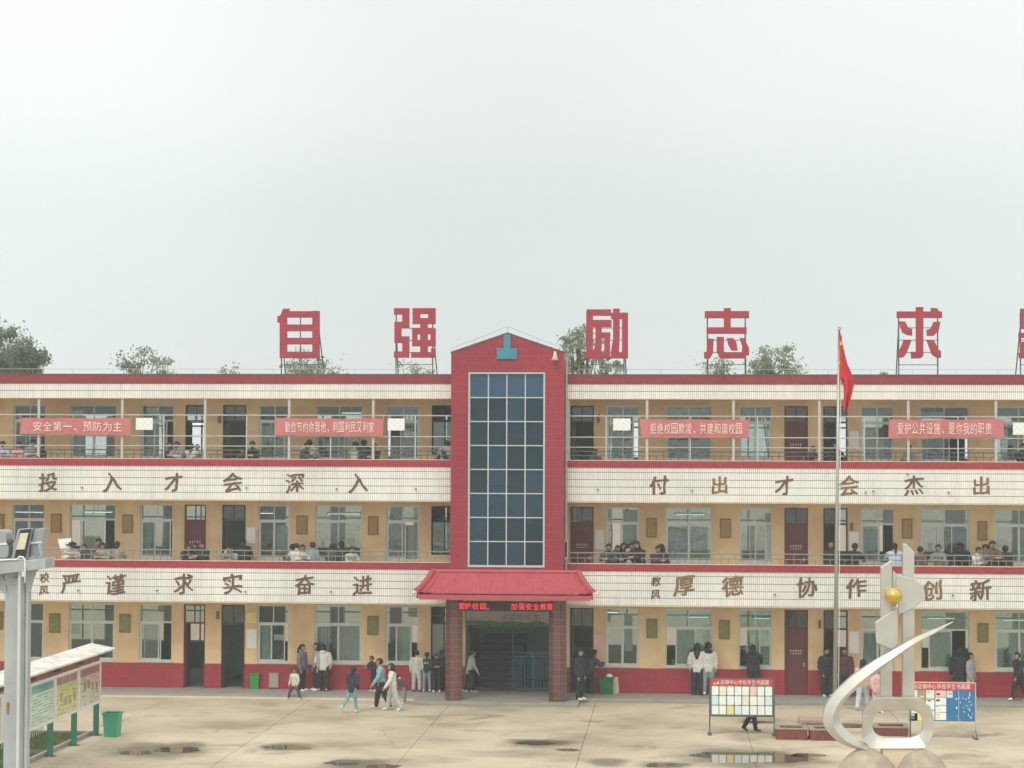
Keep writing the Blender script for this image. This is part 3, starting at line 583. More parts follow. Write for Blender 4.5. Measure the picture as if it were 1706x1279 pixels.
for x in postL+postR+[TX1+.12]:
    o = bpy.data.objects.new('post', pme); COL.objects.link(o); o.parent = sfo; o.location = Vector((x, .07, 8.395))-origin_of(sfo)
for px in (273, 411, 551, 692, 1010, 1150, 1262, 1440, 1596):
    o = bpy.data.objects.new('slim_post', sme); COL.objects.link(o); o.parent = sfo; o.location = Vector((at(px, 720, .06).x, .06, 8.395))-origin_of(sfo)
# lightning wire on the parapet
lw = MB(); 
for (xa, xb) in ((XL, TX0-.05), (TX1+.05, XR)):
    x = xa+.4; pts = []
    while x < xb: lw.tube([(x, .1, 11.39), (x, .1, 11.57)], .008, 4); pts.append((x, .1, 11.57)); x += 1.45
    lw.tube(pts, .009, 4)
part('lightning_wire', lw, M_rail, B)

# --- stair tower
TY = -.6
wx0, wx1, wz0, wz1 = -7.06, -4.48, 4.72, 11.39
pk = (-5.75, 12.78)
mb = MB()
mb.box(TX0, wx0, TY, TY+.2, 3.95, wz1).box(wx1, TX1, TY, TY+.2, 3.95, wz1).box(wx0, wx1, TY, TY+.2, 3.95, wz0)
mb.prism([(TX0, wz1), (TX1, wz1), (TX1, 12.11), pk, (TX0, 12.11)], TY, TY+.2)
mb.box(TX0, TX0+.2, TY+.2, 2.0, 3.95, 12.08).box(TX1-.2, TX1, TY+.2, 2.0, 3.95, 12.08).box(TX0+.2, TX1-.2, TY+.2, 1.9, 3.95, 4.15)
T = part('stair_tower', mb, M_tower_tile, B)
rf = MB().face([(TX0, TY+.2, 12.08), (pk[0], TY+.2, 12.75), (pk[0], 2.0, 12.75), (TX0, 2.0, 12.08)]).face([(pk[0], TY+.2, 12.75), (TX1, TY+.2, 12.08), (TX1, 2.0, 12.08), (pk[0], 2.0, 12.75)])
part('gable_roof', rf, M_roof, B)
part('tower_rear_wall', MB().prism([(TX0+.2, 11.0), (TX1-.2, 11.0), (TX1-.2, 12.05), (pk[0], 12.7), (TX0+.2, 12.05)], 1.85, 1.99), M_tower_tile, B)
cp = MB(); cp.prism([(TX0-.02, 12.10), (TX0-.02, 12.15), (pk[0], 12.83), (TX1+.02, 12.15), (TX1+.02, 12.10), (pk[0], 12.78)], TY-.02, TY+.22); part('gable_coping', cp, M_iron, B)
gw = MB(); gp = [(TX0+.05, TY+.05, 12.3), (-6.9, TY+.05, 12.58), (pk[0], TY+.05, 13.04), (-4.7, TY+.05, 12.62), (TX1-.05, TY+.05, 12.3)]
gw.tube(gp, .01, 4)
for p in gp: gw.tube([p, (p[0], p[1], p[2]-.22)], .009, 4)
part('lightning_wire', gw, M_rail, B)
tw = MB(); cw = (wx1-wx0)/4; chh = (wz1-wz0)/8
for k in range(5): x = wx0+cw*k; tw.box(x-.019 if k else x, x+.019 if k < 4 else x, TY+.04, TY+.11, wz0, wz1)
for k in range(9): z = wz0+chh*k; tw.box(wx0, wx1, TY+.035, TY+.105, z-.018 if k else z, z+.018 if k < 8 else z)
tw.box(wx0-.05, wx1+.05, TY-.03, TY+.04, wz0-.05, wz0).box(wx0-.045, wx0, TY-.02, TY+.04, wz0, wz1).box(wx1, wx1+.045, TY-.02, TY+.04, wz0, wz1).box(wx0-.045, wx1+.045, TY-.02, TY+.04, wz1, wz1+.045)
two = bpy.data.objects.new('window', tw.mesh('window', M_towerframe, (wx0, TY, wz0))); COL.objects.link(two); two.parent = B; two.location = Vector((wx0, TY, wz0))-B.location; two['label'] = 'tall blue grid window of the stair tower'
for i in range(4):
    for j in range(8):
        o = pane(cw-.038, chh-.036, two, cw*i+.019, .075, chh*j+.018, M_blue if j == 7 else (M_blue3 if (i*5+j*3) % 7 in (0, 3) or j == 2 else M_blue2))  # pane tones vary to imitate uneven sky reflection
        o.rotation_euler = (R(random.uniform(-.5, .5)), 0, R(random.uniform(-.4, .4)))
# inside the tower: landings, flights, back wall
mb = MB(); mb.box(TX0+.2, TX1-.2, 6.0, 6.2, .12, 5.6).box(TX0+.2, TX1-.2, 6.0, 6.2, 7.0, 9.2).box(TX0+.2, TX1-.2, 6.0, 6.2, 10.6, 10.66).box(TX0+.2, -6.9, 6, 6.2, 5.6, 10.6).box(-4.7, TX1-.2, 6, 6.2, 5.6, 10.6).box(TX0+.2, TX1-.2, -.4, 1.85, 11.9, 12.0)
for z in (5.9, 9.5): mb.box(TX0+.2, TX1-.2, -.3, 1.3, z-.15, z)
for k, z in enumerate((4.15, 5.9, 7.65, 9.5)):
    for s_ in range(9):
        xa = (-7.4 if k % 2 == 0 else -5.6); y = 1.3+s_*.3 if k % 2 else 4.0-s_*.3
        mb.box(xa, xa+1.6, y, y+.3, z+s_*.19-.12, z+s_*.19+.07)
part('staircase', mb, M_plaster, B)
# emblem and loudspeaker
em = MB().prism([(at(a, c, TY).x, at(a, c, TY).z) for a, c in ((839, 559), (845, 556), (851, 559), (851, 580), (862, 580), (862, 598), (828, 598), (828, 580), (839, 580))], TY-.06, TY-.002)
bevel(part('teal_emblem', em, M_teal, B), .008)
p = at(925, 593, TY); mb = MB().tube([(p.x, TY-.02, p.z+.05), (p.x, TY-.12, p.z+.05)], .03, 8).tube([(p.x, TY-.12, p.z+.16), (p.x, TY-.13, p.z+.02), (p.x, TY-.15, p.z-.14), (p.x, TY-.15, p.z-.15)], [.04, .06, .13, .10], 14)
solo('loudspeaker', mb, M_soffit, 'cream horn loudspeaker at the top right corner of the red tower', 'loudspeaker', smooth=True)
mb = MB().tube([(TX1+.05, -.08, .12), (TX1+.05, -.08, 11.9)], .04, 8)
for z in (2, 4.2, 6.5, 8.8, 11): mb.box(TX1, TX1+.1, -.13, -.03, z, z+.05)
solo('drain_pipe', mb, M_rail, 'thin grey drain pipe down the right side of the red tower', 'drain pipe')
p = at(942, 915, -.1); mb = MB().box(p.x-.05, p.x+.09, -.2, -.05, p.z-.32, p.z+.32); mo = solo('wall_lamp_box', mb, M_soffit, 'narrow upright pale box on the pipe right of the red tower', 'box')
part('dark_panel', MB().box(p.x-.02, p.x+.06, -.205, -.2, p.z-.27, p.z+.27), M_dark, mo)

# --- portico
for k, (a, c) in enumerate(((743, 770), (915, 943))):
    xa, xb = at(a, 1080, -1.05).x, at(c, 1080, -1.05).x; r = (xb-xa)/2; x = (xa+xb)/2; pts = []
    mb = MB(); n = 8; 
    ring = [(x+r*1.04*math.cos(math.pi/8+math.pi/4*j)/math.cos(math.pi/8)*.97, -1.05+r*math.sin(math.pi/8+math.pi/4*j)/math.cos(math.pi/8)) for j in range(8)]
    for j in range(8):
        p0, p1 = ring[j], ring[(j+1) % 8]; mb.face([(*p0, .118), (*p1, .118), (*p1, 3.86), (*p0, 3.86)])
    part('portico_column', mb, M_col_tile, B)
def prow(px, py, Y): p = at(px, py, Y); return p
rl, rr_ = at(721, 953, TY), at(964, 953, TY); el_, er_ = at(694, 990, -2.0), at(988, 991, -2.0)
zr, ze = rl.z, (el_.z+er_.z)/2
def roofpt(u, v):       # u along 0..1, v ridge 0 -> eave 1, concave sweep with lifted corners
    xa = rl.x+(el_.x-rl.x)*v; xb = rr_.x+(er_.x-rr_.x)*v; x = xa+(xb-xa)*u
    y = TY+(-2.0-TY)*v; z = zr+(ze-zr)*(1-(1-v)**1.35)+.07*(abs(2*u-1)**6)*v
    return Vector((x, y, z))
NU, NV = 150, 18; verts = []; faces = []
for j in range(NV+1):
    for i in range(NU+1):
        p = roofpt(i/NU, j/NV); ph = (i*46/NU) % 1.0
        p.z += .03*abs(math.sin(math.pi*46*i/NU)) - .012*((j*9/NV) % 1.0)
        verts.append(p)
m = MB(); m.v = [tuple(v) for v in verts]
for j in range(NV):
    for i in range(NU): m.f.append((j*(NU+1)+i, j*(NU+1)+i+1, (j+1)*(NU+1)+i+1, (j+1)*(NU+1)+i)); m.m.append(0)
rt_ = part('roof_tile', m, M_rooft, B, label='rounded pink red tiles of the portico roof'); rt_['kind'] = 'stuff'
m = MB(); 
m.prism([(el_.x+.1, ze-.19), (er_.x-.1, ze-.19), (er_.x, ze-.02), (el_.x, ze-.02)], -1.99, -1.88)
m.box(el_.x+.15, er_.x-.15, -1.88, TY, ze-.15, ze-.06)
for s_, (ra, ea) in ((-1, (rl, el_)), (1, (rr_, er_))):     # closed gable ends
    m.face([(ra.x, TY, zr), (ea.x, -2.0, ze), (ea.x, -2.0, ze-.15), (ra.x, TY, ze-.15)])
part('eaves_board', m, M_rooft, B)
eb = MB()
for s_ in (0, 1):
    path = [roofpt(s_, v)+Vector((0, 0, .05)) for v in np.linspace(0, 1, 9)]
    eb.tube(path, .10, 8); path2 = [roofpt(s_+(.045 if s_ == 0 else -.045), v)+Vector((0, 0, .03)) for v in np.linspace(0, 1, 9)]; eb.tube(path2, .05, 6)
eb.tube([roofpt(u, 0)+Vector((0, 0, .04)) for u in np.linspace(0, 1, 12)], .07, 8); part('ridge_tile', eb, M_rooft, B)
for s_ in (0, 1):
    e_ = roofpt(s_, 1); d = -1 if s_ == 0 else 1
    mb = MB().tube([(e_.x, e_.y, e_.z), (e_.x+d*.12, e_.y, e_.z-.05), (e_.x+d*.2, e_.y, e_.z+.0), (e_.x+d*.22, e_.y, e_.z+.09), (e_.x+d*.17, e_.y, e_.z+.1)], [.06, .05, .04, .03, .015], 7)
    part('corner_finial', mb, M_soffit, B)
# led sign
la, lb = at(761, 1001, -1.3), at(920, 1019, -1.3)
led = thing('led_sign', 'long dark board with glowing red scrolling letters under the portico roof', 'sign', ((la.x+lb.x)/2, -1.3, lb.z))
part('sign_box', MB().box(la.x, lb.x, -1.3, -1.18, lb.z, la.z), M_dark, led)
ht = (la.z-lb.z)*.72; zc = (la.z+lb.z)/2
for ch, px in zip('爱护校园。加强安全教育', (769, 779, 792, 805, 813, 856, 869, 881, 893, 905, 916)):
    text_obj('glyph', ch, ht, (at(px, 1010, -1.31).x, -1.308, zc if ch != '。' else zc-.1), M_led, led, extrude=.003, offset=.001, sx=.95)
# lintel board with ivy
ga, gb = at(777, 1019, 1.6), at(915, 1037, 1.6)
lb_o = thing('lintel_board', 'grey board with faded red lettering above the dark hall entrance', 'sign', ((ga.x+gb.x)/2, 1.6, gb.z))
part('board', MB().box(ga.x, gb.x, 1.55, 1.6, gb.z-.1, ga.z+.15), M_grey, lb_o)
row_text('讲究规范字', at(834, 1028, 1.54).x, at(900, 1028, 1.54).x, 1.54, at(868, 1028, 1.54).z, .2, M_brownl, lb_o)
M_ivy = mat('plastic_ivy', (.06, .20, .05), .7, .4, 6)
iv = MB(); rg = random.Random(3)
for k in range(1500):
    x = rg.uniform(ga.x, gb.x); u = (x-ga.x)/(gb.x-ga.x); top = .10+.16*max(0, noise.noise(Vector((x*2.2, 0, 5)))+.35)*(1.3-u)
    z = gb.z-.12+rg.uniform(-.06, top); y = 1.53-rg.uniform(0, .06); a = rg.uniform(0, 6.28); s_ = rg.uniform(.02, .045)
    iv.face([(x, y, z), (x+s_*math.cos(a), y-.01, z+s_*math.sin(a)), (x+s_*math.cos(a+1.2), y-.015, z+s_*math.sin(a+1.2))])
io = solo('ivy_garland', iv, M_ivy, 'green leaf garland along the bottom of the grey entrance board', 'plant')
# hall interior: side walls, stair flight, blue gate
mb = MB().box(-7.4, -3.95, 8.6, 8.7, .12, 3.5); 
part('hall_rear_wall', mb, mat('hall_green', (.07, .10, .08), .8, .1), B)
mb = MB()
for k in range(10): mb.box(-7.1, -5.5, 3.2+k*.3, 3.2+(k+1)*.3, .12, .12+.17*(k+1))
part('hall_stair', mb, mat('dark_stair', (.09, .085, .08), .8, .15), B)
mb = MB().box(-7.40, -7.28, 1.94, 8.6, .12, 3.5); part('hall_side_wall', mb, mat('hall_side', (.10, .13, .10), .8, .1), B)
ga_, gb_ = at(853, 1086, 2.2), at(913, 1146, 2.2)
gt = thing('metal_gate', 'blue folding metal gate standing in the dark hall entrance', 'gate', ((ga_.x+gb_.x)/2, 2.2, .12))
zt_ = ga_.z; xa, xb = ga_.x, gb_.x+.25
fr = MB().box(xa, xb, 2.18, 2.22, zt_-.05, zt_).box(xa, xb, 2.18, 2.22, .14, .2).box(xa, xa+.05, 2.18, 2.22, .12, 3.0).box(xb-.05, xb, 2.18, 2.22, .12, zt_).box(xa, xb, 2.185, 2.215, zt_-.3, zt_-.26).box((xa+xb)/2-.04, (xa+xb)/2+.04, 2.18, 2.22, .2, zt_-.05)
part('gate_frame', fr, M_gate, gt); x = xa+.12
bm_ = MB().box(-.018, .018, -.015, .015, 0, zt_-.5).mesh('bar', M_gate)
while x < xb-.08:
    o = bpy.data.objects.new('bar', bm_); COL.objects.link(o); o.parent = gt; o.location = Vector((x, 2.2, .2))-gt.location; x += .115
mb = MB(); 
for k in range(7): mb.sphere((xa+.15+k*.18, 2.2, zt_-.16), .06, .012, .06, 8, 6)
part('gate_ornament', mb, M_gate, gt)

# ------------------------------------------------------------------ slogans on the bands
def brush_mesh(ch, size, seed):
    me = text_mesh(ch, size, extrude=.0, offset=-.002*size); n = len(me.vertices); v = np.empty(n*3); me.vertices.foreach_get('co', v); v = v.reshape(-1, 3)
    bm = bmesh.new(); bm.from_mesh(me); bmesh.ops.subdivide_edges(bm, edges=bm.edges[:], cuts=2); bmesh.ops.triangulate(bm, faces=bm.faces[:]); me2 = bpy.data.meshes.new('c'); bm.to_mesh(me2); bm.free()
    V = [Vector(q.co) for q in me2.vertices]; F = [tuple(p.vertices) for p in me2.polygons]; out = MB()
    for q in V:
        u = Vector((q.x/size*2.6+seed*3.1, q.z/size*2.6, seed)); q.x += size*.055*noise.noise(u); q.z += size*.055*noise.noise(u+Vector((9, 4, 2)))+q.x*.13
    K = 7
    for k in range(K):         # a broad nib: the stroke is thick across the nib and thin along it
        t = (k/(K-1)-.5)*size*.036; i = len(out.v); y = -.0012*k; f = 1-abs(k/(K-1)-.5)*.12
        out.v += [(q.x*f+t, y, q.z*f-t*.42) for q in V]; out.f += [tuple(i+a for a in fc) for fc in F]
    for (t, yy) in ((-.018*size, .012), (.018*size, .012), (0, .012)):
        i = len(out.v); out.v += [(q.x+t, yy, q.z-t*.42) for q in V]; out.f += [tuple(i+a for a in fc) for fc in F]
    out.m = [0]*len(out.f); return out
brush_cache = {}
def slogan(chars, label, col_fn):
    c0 = chars[0]; p = at(c0[1], c0[2], -.02)
    t_ = thing('wall_slogan', label, 'lettering', (p.x, -.02, p.z))
    for k, (ch, px, py, sz) in enumerate(chars):
        q = at(px, py, -.02); mbx = brush_mesh(ch, sz/48*1.0, (px % 17)/3)
        o = bpy.data.objects.new('character', mbx.mesh('character', col_fn(k))); COL.objects.link(o); o.parent = t_; o.location = Vector((q.x, -.014, q.z))-t_.location
D_, Lr = M_brown, M_brownl
slogan([('投', 80, 803, 35), ('入', 187, 803, 36), ('才', 289, 803, 35), ('会', 387, 803, 36), ('深', 491, 804, 35), ('入', 597, 804, 36)], 'brown relief slogan of six characters on the left band below the third floor', lambda k: D_)
slogan([('付', 1098, 808, 34), ('出', 1199, 808, 32), ('才', 1306, 808, 34), ('会', 1414, 809, 36), ('杰', 1523, 808, 35), ('出', 1635, 809, 33)], 'rust brown relief slogan of six characters on the right band below the third floor', lambda k: Lr if k in (1, 3, 5) else D_)
slogan([('校', 74, 962, 18), ('风', 73, 983, 18), ('严', 118, 972, 36), ('谨', 192, 973, 38), ('求', 306, 972, 37), ('实', 387, 972, 37), ('奋', 507, 974, 36), ('进', 604, 975, 36)], 'brown relief school motto with a small two character heading on the lower left band', lambda k: D_)
slogan([('教', 1093, 968, 17), ('风', 1092, 990, 17), ('厚', 1140, 976, 37), ('德', 1220, 976, 37), ('协', 1345, 978, 36), ('作', 1427, 979, 36), ('创', 1553, 983, 36), ('新', 1634, 983, 37)], 'brown relief teaching motto with a small heading on the lower right band', lambda k: Lr if k in (2, 3, 6) else D_)

# ------------------------------------------------------------------ sheet metal characters on the roof
def z2(pts, ox, s=3.967, oy=500): return [(ox+a/s, oy+c/s) for a, c in pts]
def rc(a, b_, c, d): return [(a, c), (b_, c), (b_, d), (a, d)]
CH = {}
CH['自'] = [z2(q, 400) for q in [[(285, 55), (328, 55), (322, 74), (300, 112), (262, 150), (247, 148), (247, 106), (266, 103)], rc(262, 310, 100, 383), rc(478, 525, 70, 383), rc(290, 525, 72, 115), rc(262, 525, 160, 205), rc(262, 525, 248, 292), rc(262, 525, 340, 383)]]
CH['强'] = [z2(q, 400) for q in [rc(1017, 1118, 52, 95), rc(1072, 1118, 52, 183), rc(1020, 1118, 142, 183), rc(1020, 1066, 142, 283), rc(1020, 1118, 238, 283), rc(1072, 1118, 238, 380), rc(1017, 1118, 338, 380),
           rc(1140, 1190, 52, 158), rc(1243, 1292, 52, 158), rc(1140, 1292, 52, 92), rc(1140, 1292, 118, 158), rc(1190, 1240, 150, 345), rc(1137, 1172, 185, 305), rc(1258, 1292, 185, 305), rc(1137, 1292, 185, 225), rc(1137, 1292, 262, 305), rc(1130, 1292, 342, 380), rc(1262, 1292, 318, 345)]]
CH['励'] = [z2(q, 800) for q in [rc(703, 865, 60, 103), rc(703, 745, 60, 350), [(690, 342), (745, 345), (735, 385), (692, 385)], rc(745, 868, 130, 178), rc(762, 803, 170, 300), [(762, 300), (803, 300), (795, 385), (735, 385), (740, 345)],
           rc(800, 860, 212, 250), rc(820, 858, 212, 385), rc(795, 858, 345, 385), rc(878, 922, 55, 260), rc(865, 977, 82, 125), rc(937, 977, 82, 385), rc(908, 977, 345, 385), [(878, 255), (922, 255), (915, 385), (862, 385), (862, 345)]]]
CH['志'] = [rc(1174, 1248, 518, 530), rc(1206, 1217.5, 513, 556), rc(1177, 1244, 545, 556), [(1179, 564), (1189, 564), (1188, 588), (1183, 597), (1173, 597), (1173, 586), (1177, 586)], rc(1194, 1206, 561, 588), [(1194, 585), (1206, 585), (1210, 587), (1236, 587), (1236, 580), (1243, 580), (1243, 597), (1199, 597)],
           [(1211, 563), (1222, 563), (1227, 570), (1229, 584), (1219, 584), (1213, 574)], [(1232, 563), (1240, 563), (1248, 580), (1248, 592), (1239, 592), (1236, 575)]]
CH['求'] = [z2(q, 1480, 7.52, 490) for q in [rc(105, 672, 215, 298), rc(345, 438, 160, 770), [(280, 722), (345, 722), (438, 740), (436, 775), (400, 803), (288, 806)], [(530, 172), (612, 175), (638, 222), (672, 222), (672, 250), (540, 250)],
           [(130, 340), (208, 340), (250, 420), (300, 435), (298, 518), (235, 512), (175, 480)], [(565, 345), (652, 345), (630, 455), (565, 522), (485, 522), (478, 445), (530, 430)],
           [(190, 578), (290, 580), (225, 745), (190, 790), (110, 797), (103, 712), (140, 700)], [(480, 580), (575, 582), (625, 690), (660, 715), (658, 798), (600, 795), (545, 755)]]]
CH['是'] = [rc(1700, 1710, 514, 548), rc(1751, 1761, 514, 548), rc(1700, 1761, 514, 522), rc(1700, 1761, 527, 535), rc(1700, 1761, 540, 548), rc(1697, 1764, 554, 563), rc(1727, 1737, 563, 597), rc(1727, 1757, 574, 582), rc(1699, 1708, 569, 590), [(1697, 588), (1764, 588), (1764, 597), (1698, 597)]]
LEGS = {'自': (467, 531, 543, 477), '强': (658, 722, 730, 664), '励': (976, 1041, 1044, 980), '志': (1177, 1243, 1243, 1180), '求': (1496, 1564, 1562, 1492), '是': (1699, 1760, 1752, 1690)}
LAB = {'自': 'leftmost big red sheet metal character on the roof, a box with three slots', '强': 'big red sheet metal character on the roof just left of the gabled tower', '励': 'big red sheet metal character on the roof just right of the gabled tower',
       '志': 'big red roof character with heart strokes, above the third banner', '求': 'big red open roof character on a visible frame, right of the flagpole', '是': 'big red roof character cut off by the right edge'}
for ch, polys in CH.items():
    l0, l1, b1, b0 = LEGS[ch]; pa, pb = at(l0, 600, .45), at(l1, 600, .45)
    t_ = thing('roof_character', LAB[ch], 'sign letter', ((pa.x+pb.x)/2, .5, 11.0), 'red sheet metal characters along the roof edge')
    g = MB()
    for k, q in enumerate(polys):
        P = [at(a, c, .38) for a, c in q]; n0 = len(g.m); g.prism([(p.x, p.z) for p in P], .34+.0015*k, .46-.0015*k)
        for f_ in range(n0+2, len(g.m)): g.m[f_] = 1  # side faces take the painted shade
    part('glyph', g, [M_redchar, M_charshade], t_)
    zt = at(l0, 520, .45).z; fr = MB()
    for x in (pa.x+.03, pb.x-.03):
        fr.tube([(x, .5, 11.0), (x, .5, zt)], .024, 6); dx = (at(b1 if x > (pa.x+pb.x)/2 else b0, 622, 1.6).x-x)
        fr.tube([(x+dx, 1.6, 11.0), (x, .52, zt-.5)], .022, 6)
    for k in range(4): z = 11.75+k*.43; fr.tube([(pa.x+.03, .5, z), (pb.x-.03, .5, z)], .014, 5)
    if ch == '自': fr.tube([((pa.x+pb.x)/2+.02, .5, 11.7), ((pa.x+pb.x)/2+.02, .5, zt)], .02, 5)
    part('frame', fr, M_iron, t_)

# ------------------------------------------------------------------ banners, white notices, plaques
def banner(q, txt, label, tw_):
    P = [at(a, c, -.02) for a, c in q]; x0, x1 = P[0].x, P[1].x
    t_ = thing('cloth_banner', label, 'banner', ((x0+x1)/2, -.02, min(P[2].z, P[3].z)), 'red slogan banners tied to the third floor guard rails')
    n = 60; m = MB(); rows = 6
    for j in range(rows+1):
        for i in range(n+1):
            u = i/n; v = j/rows; xt = P[0].x+(P[1].x-P[0].x)*u; xb = P[3].x+(P[2].x-P[3].x)*u
            zt = P[0].z+(P[1].z-P[0].z)*u; zb = P[3].z+(P[2].z-P[3].z)*u; sag = .02*math.sin(math.pi*u)
            y = -.035+.018*math.sin(u*23+v)+.012*math.sin(u*51+2*v)
            m.v.append((xt+(xb-xt)*v, y, zt+(zb-zt)*v-sag*(1-v)*.5+.008*math.sin(u*17)))
    for j in range(rows):
        for i in range(n): a = j*(n+1)+i; m.f.append((a, a+n+1, a+n+2, a+1)); m.m.append(0)
    part('cloth', m, M_banner, t_, smooth=True)
    xc = (at(tw_[0], 712, -.07).x+at(tw_[1], 712, -.07).x)/2; wd = at(tw_[1], 712, -.07).x-at(tw_[0], 712, -.07).x
    zc = sum(p.z for p in P)/4
    row_text(txt, xc-wd/2, xc+wd/2, -.078, zc, tw_[2]/48, M_bantext, t_)
    tie = MB()
    for p in P: tie.tube([(p.x, -.03, p.z), (p.x, .05, 9.93 if p.z > 9.5 else 9.19)], .006, 4)
    part('tie_string', tie, M_bantext, t_)
banner([(34, 696), (219, 696), (217, 725), (33, 723)], '安全第一、预防为主', 'leftmost red cloth banner with eight pale characters on the third floor rail', (54, 204, 16))
banner([(459, 696), (639, 697), (638, 727), (458, 725)], '勤俭节约你我他、利国利民又利家', 'red cloth banner left of the tower with fourteen narrow pale characters', (474, 624, 18))
banner([(1066, 698), (1249, 699), (1247, 729), (1068, 729)], '拒绝校园欺凌、共建和谐校园', 'red cloth banner right of the tower with twelve pale characters', (1082, 1237, 18))
banner([(1481, 699), (1671, 698), (1673, 728), (1480, 730)], '爱护公共设施、是你我的职责', 'rightmost red cloth banner with pale characters, beyond the flagpole', (1494, 1653, 19))
chk = mat('printed_white', (.86, .87, .85), .6, .02)
for (px, py, s_, lb_) in [(240.5, 706, 14, 'white square notice on the third floor rail right of the leftmost banner'), (660, 707, 14, 'white square notice on the third floor rail nearest the tower on its left'), (1036, 707, 14.5, 'white square notice on the third floor rail just right of the tower'), (1702, 714, 14.5, 'white square notice on the third floor rail at the right edge')]:
    a, c = at(px-s_, py-10, -.03), at(px+s_, py+10, -.03)
    t_ = solo('square_notice', MB().box(a.x, c.x, -.045, -.02, c.z, a.z), chk, lb_, 'notice', 'white square notices on the third floor rail')
    m = MB(); nx, nz = 6, 4
    for i in range(nx):
        for j in range(nz):
            if (i+j) % 2: xx = a.x+(c.x-a.x)*(i+.1)/nx; zz = c.z+(a.z-c.z)*(j+.1)/nz; m.box(xx, xx+(c.x-a.x)/nx*.8, -.048, -.045, zz, zz+(a.z-c.z)/nz*.8)
    part('printed_pattern', m, mat('pale_grey_print', (.76, .79, .77), .6, .02), t_)
FN = ('ground', 'second', 'third')
def plaque(x0, x1, y0, y1, fl, m, lbl):
    a, c = at(x0, y0, 1.66), at(x1, y1, 1.66)
    t_ = thing('wall_plaque', lbl, 'plaque', ((a.x+c.x)/2, 1.66, c.z), 'framed plaques on the yellow wall piers')
    part('frame', MB().box(a.x, c.x, 1.655, 1.70, c.z, a.z), M_plqf, t_)
    part('panel', MB().box(a.x+.04, c.x-.04, 1.645, 1.655, c.z+.04, a.z-.04), m, t_)
    g = MB(); r = random.Random(int(x0))
    for k in range(3):
        for j in range(7): 
            xx = a.x+.12+k*.09; zz = a.z-.15-j*.065; g.box(xx, xx+.035*r.uniform(.5, 1), 1.642, 1.645, zz-.025, zz)
    part('lettering', g, M_plqf, t_)['kind'] = 'stuff'
for (x0, x1, y0, y1, fl, w_) in [(-6, 6, 856, 890, 1, 'at the left edge'), (85, 102, 856, 887, 1, 'between the two leftmost windows'), (204, 221, 857, 888, 1, 'next to the window by the maroon door'), (494, 512, 859, 890, 1, 'left of the widest window near the tower'), (613, 630, 860, 891, 1, 'nearest the tower on its left'),
     (1077, 1094, 863, 895, 1, 'nearest the tower on its right'), (1200, 1218, 864, 896, 1, 'second from the tower on its right'), (1503, 1520, 864, 897, 1, 'directly above the sculpture'), (1629, 1645, 868, 900, 1, 'nearest the right edge')]:
    plaque(x0, x1, y0, y1, fl, M_plq, 'brown wooden plaque on the second floor wall, %s' % w_)
for (x0, x1, y0, y1, w_) in [(-8, 4, 1019, 1049, 'partly behind the lamp post'), (82, 100, 1022, 1054, 'just right of the lamp post'), (199, 217, 1023, 1054, 'above the end of the roofed notice board'), (612, 630, 1026, 1058, 'left of the portico'),
     (1077, 1095, 1031, 1063, 'nearest the portico on its right'), (1198, 1216, 1033, 1065, 'above the standing paper display'), (1629, 1647, 1038, 1070, 'nearest the right edge')]:
    plaque(x0, x1, y0, y1, 0, M_plqg, 'green painted plaque on the ground floor wall, %s' % w_.replace('just right of the', 'beside the'))
# small wall sheets and class plates
SH = [(411, 427, 1048, 1080, M_paper, 'white notice sheet on the ground floor wall right of the left dark door'), (411, 427, 1020, 1038, M_yelp, 'yellow sheet high on the ground floor wall right of the left dark door'), (411, 425, 878, 905, M_paper, 'white notice sheet on the second floor wall right of the left dark door'),
      (992, 1006, 883, 915, M_paper, 'white notice sheet on the second floor wall right of the tower'), (990, 1005, 1057, 1080, M_pinkp, 'pink sheet on the ground floor wall right of the portico'), (1415, 1431, 886, 918, M_paper, 'white notice sheet on the second floor wall right of the flagpole'),
      (1415, 1431, 1052, 1088, M_paper, 'white notice sheet on the ground floor wall right of the flagpole'), (1415, 1431, 718, 745, M_paper, 'white notice sheet on the third floor wall right of the flagpole'), (412, 426, 718, 732, M_pinkp, 'pink sheet on the third floor wall by the left dark door')]
for (x0, x1, y0, y1, m, l_) in SH:
    a, c = at(x0, y0, 1.68), at(x1, y1, 1.68); solo('notice_sheet', MB().box(a.x, c.x, 1.685, 1.697, c.z, a.z), m, l_, 'notice')
for (px, py, fl, w_) in [(362, 1025, 0, 'left wing'), (365, 698, 2, 'left wing'), (1366, 1040, 0, 'right wing'), (1419, 877, 1, 'right wing'), (997, 697, 2, 'just right of the tower')]:
    p = at(px, py, 1.6); m = MB().box(p.x-.045, p.x+.045, 1.60, 1.70, p.z-.14, p.z+.14).box(p.x-.02, p.x+.02, 1.595, 1.60, p.z-.1, p.z+.1)
    solo('class_plate', m, M_plqf, 'small dark upright class plate between the %s floor doors, %s' % (FN[fl], w_), 'plate')
p = at(1222, 1108, 1.6); 

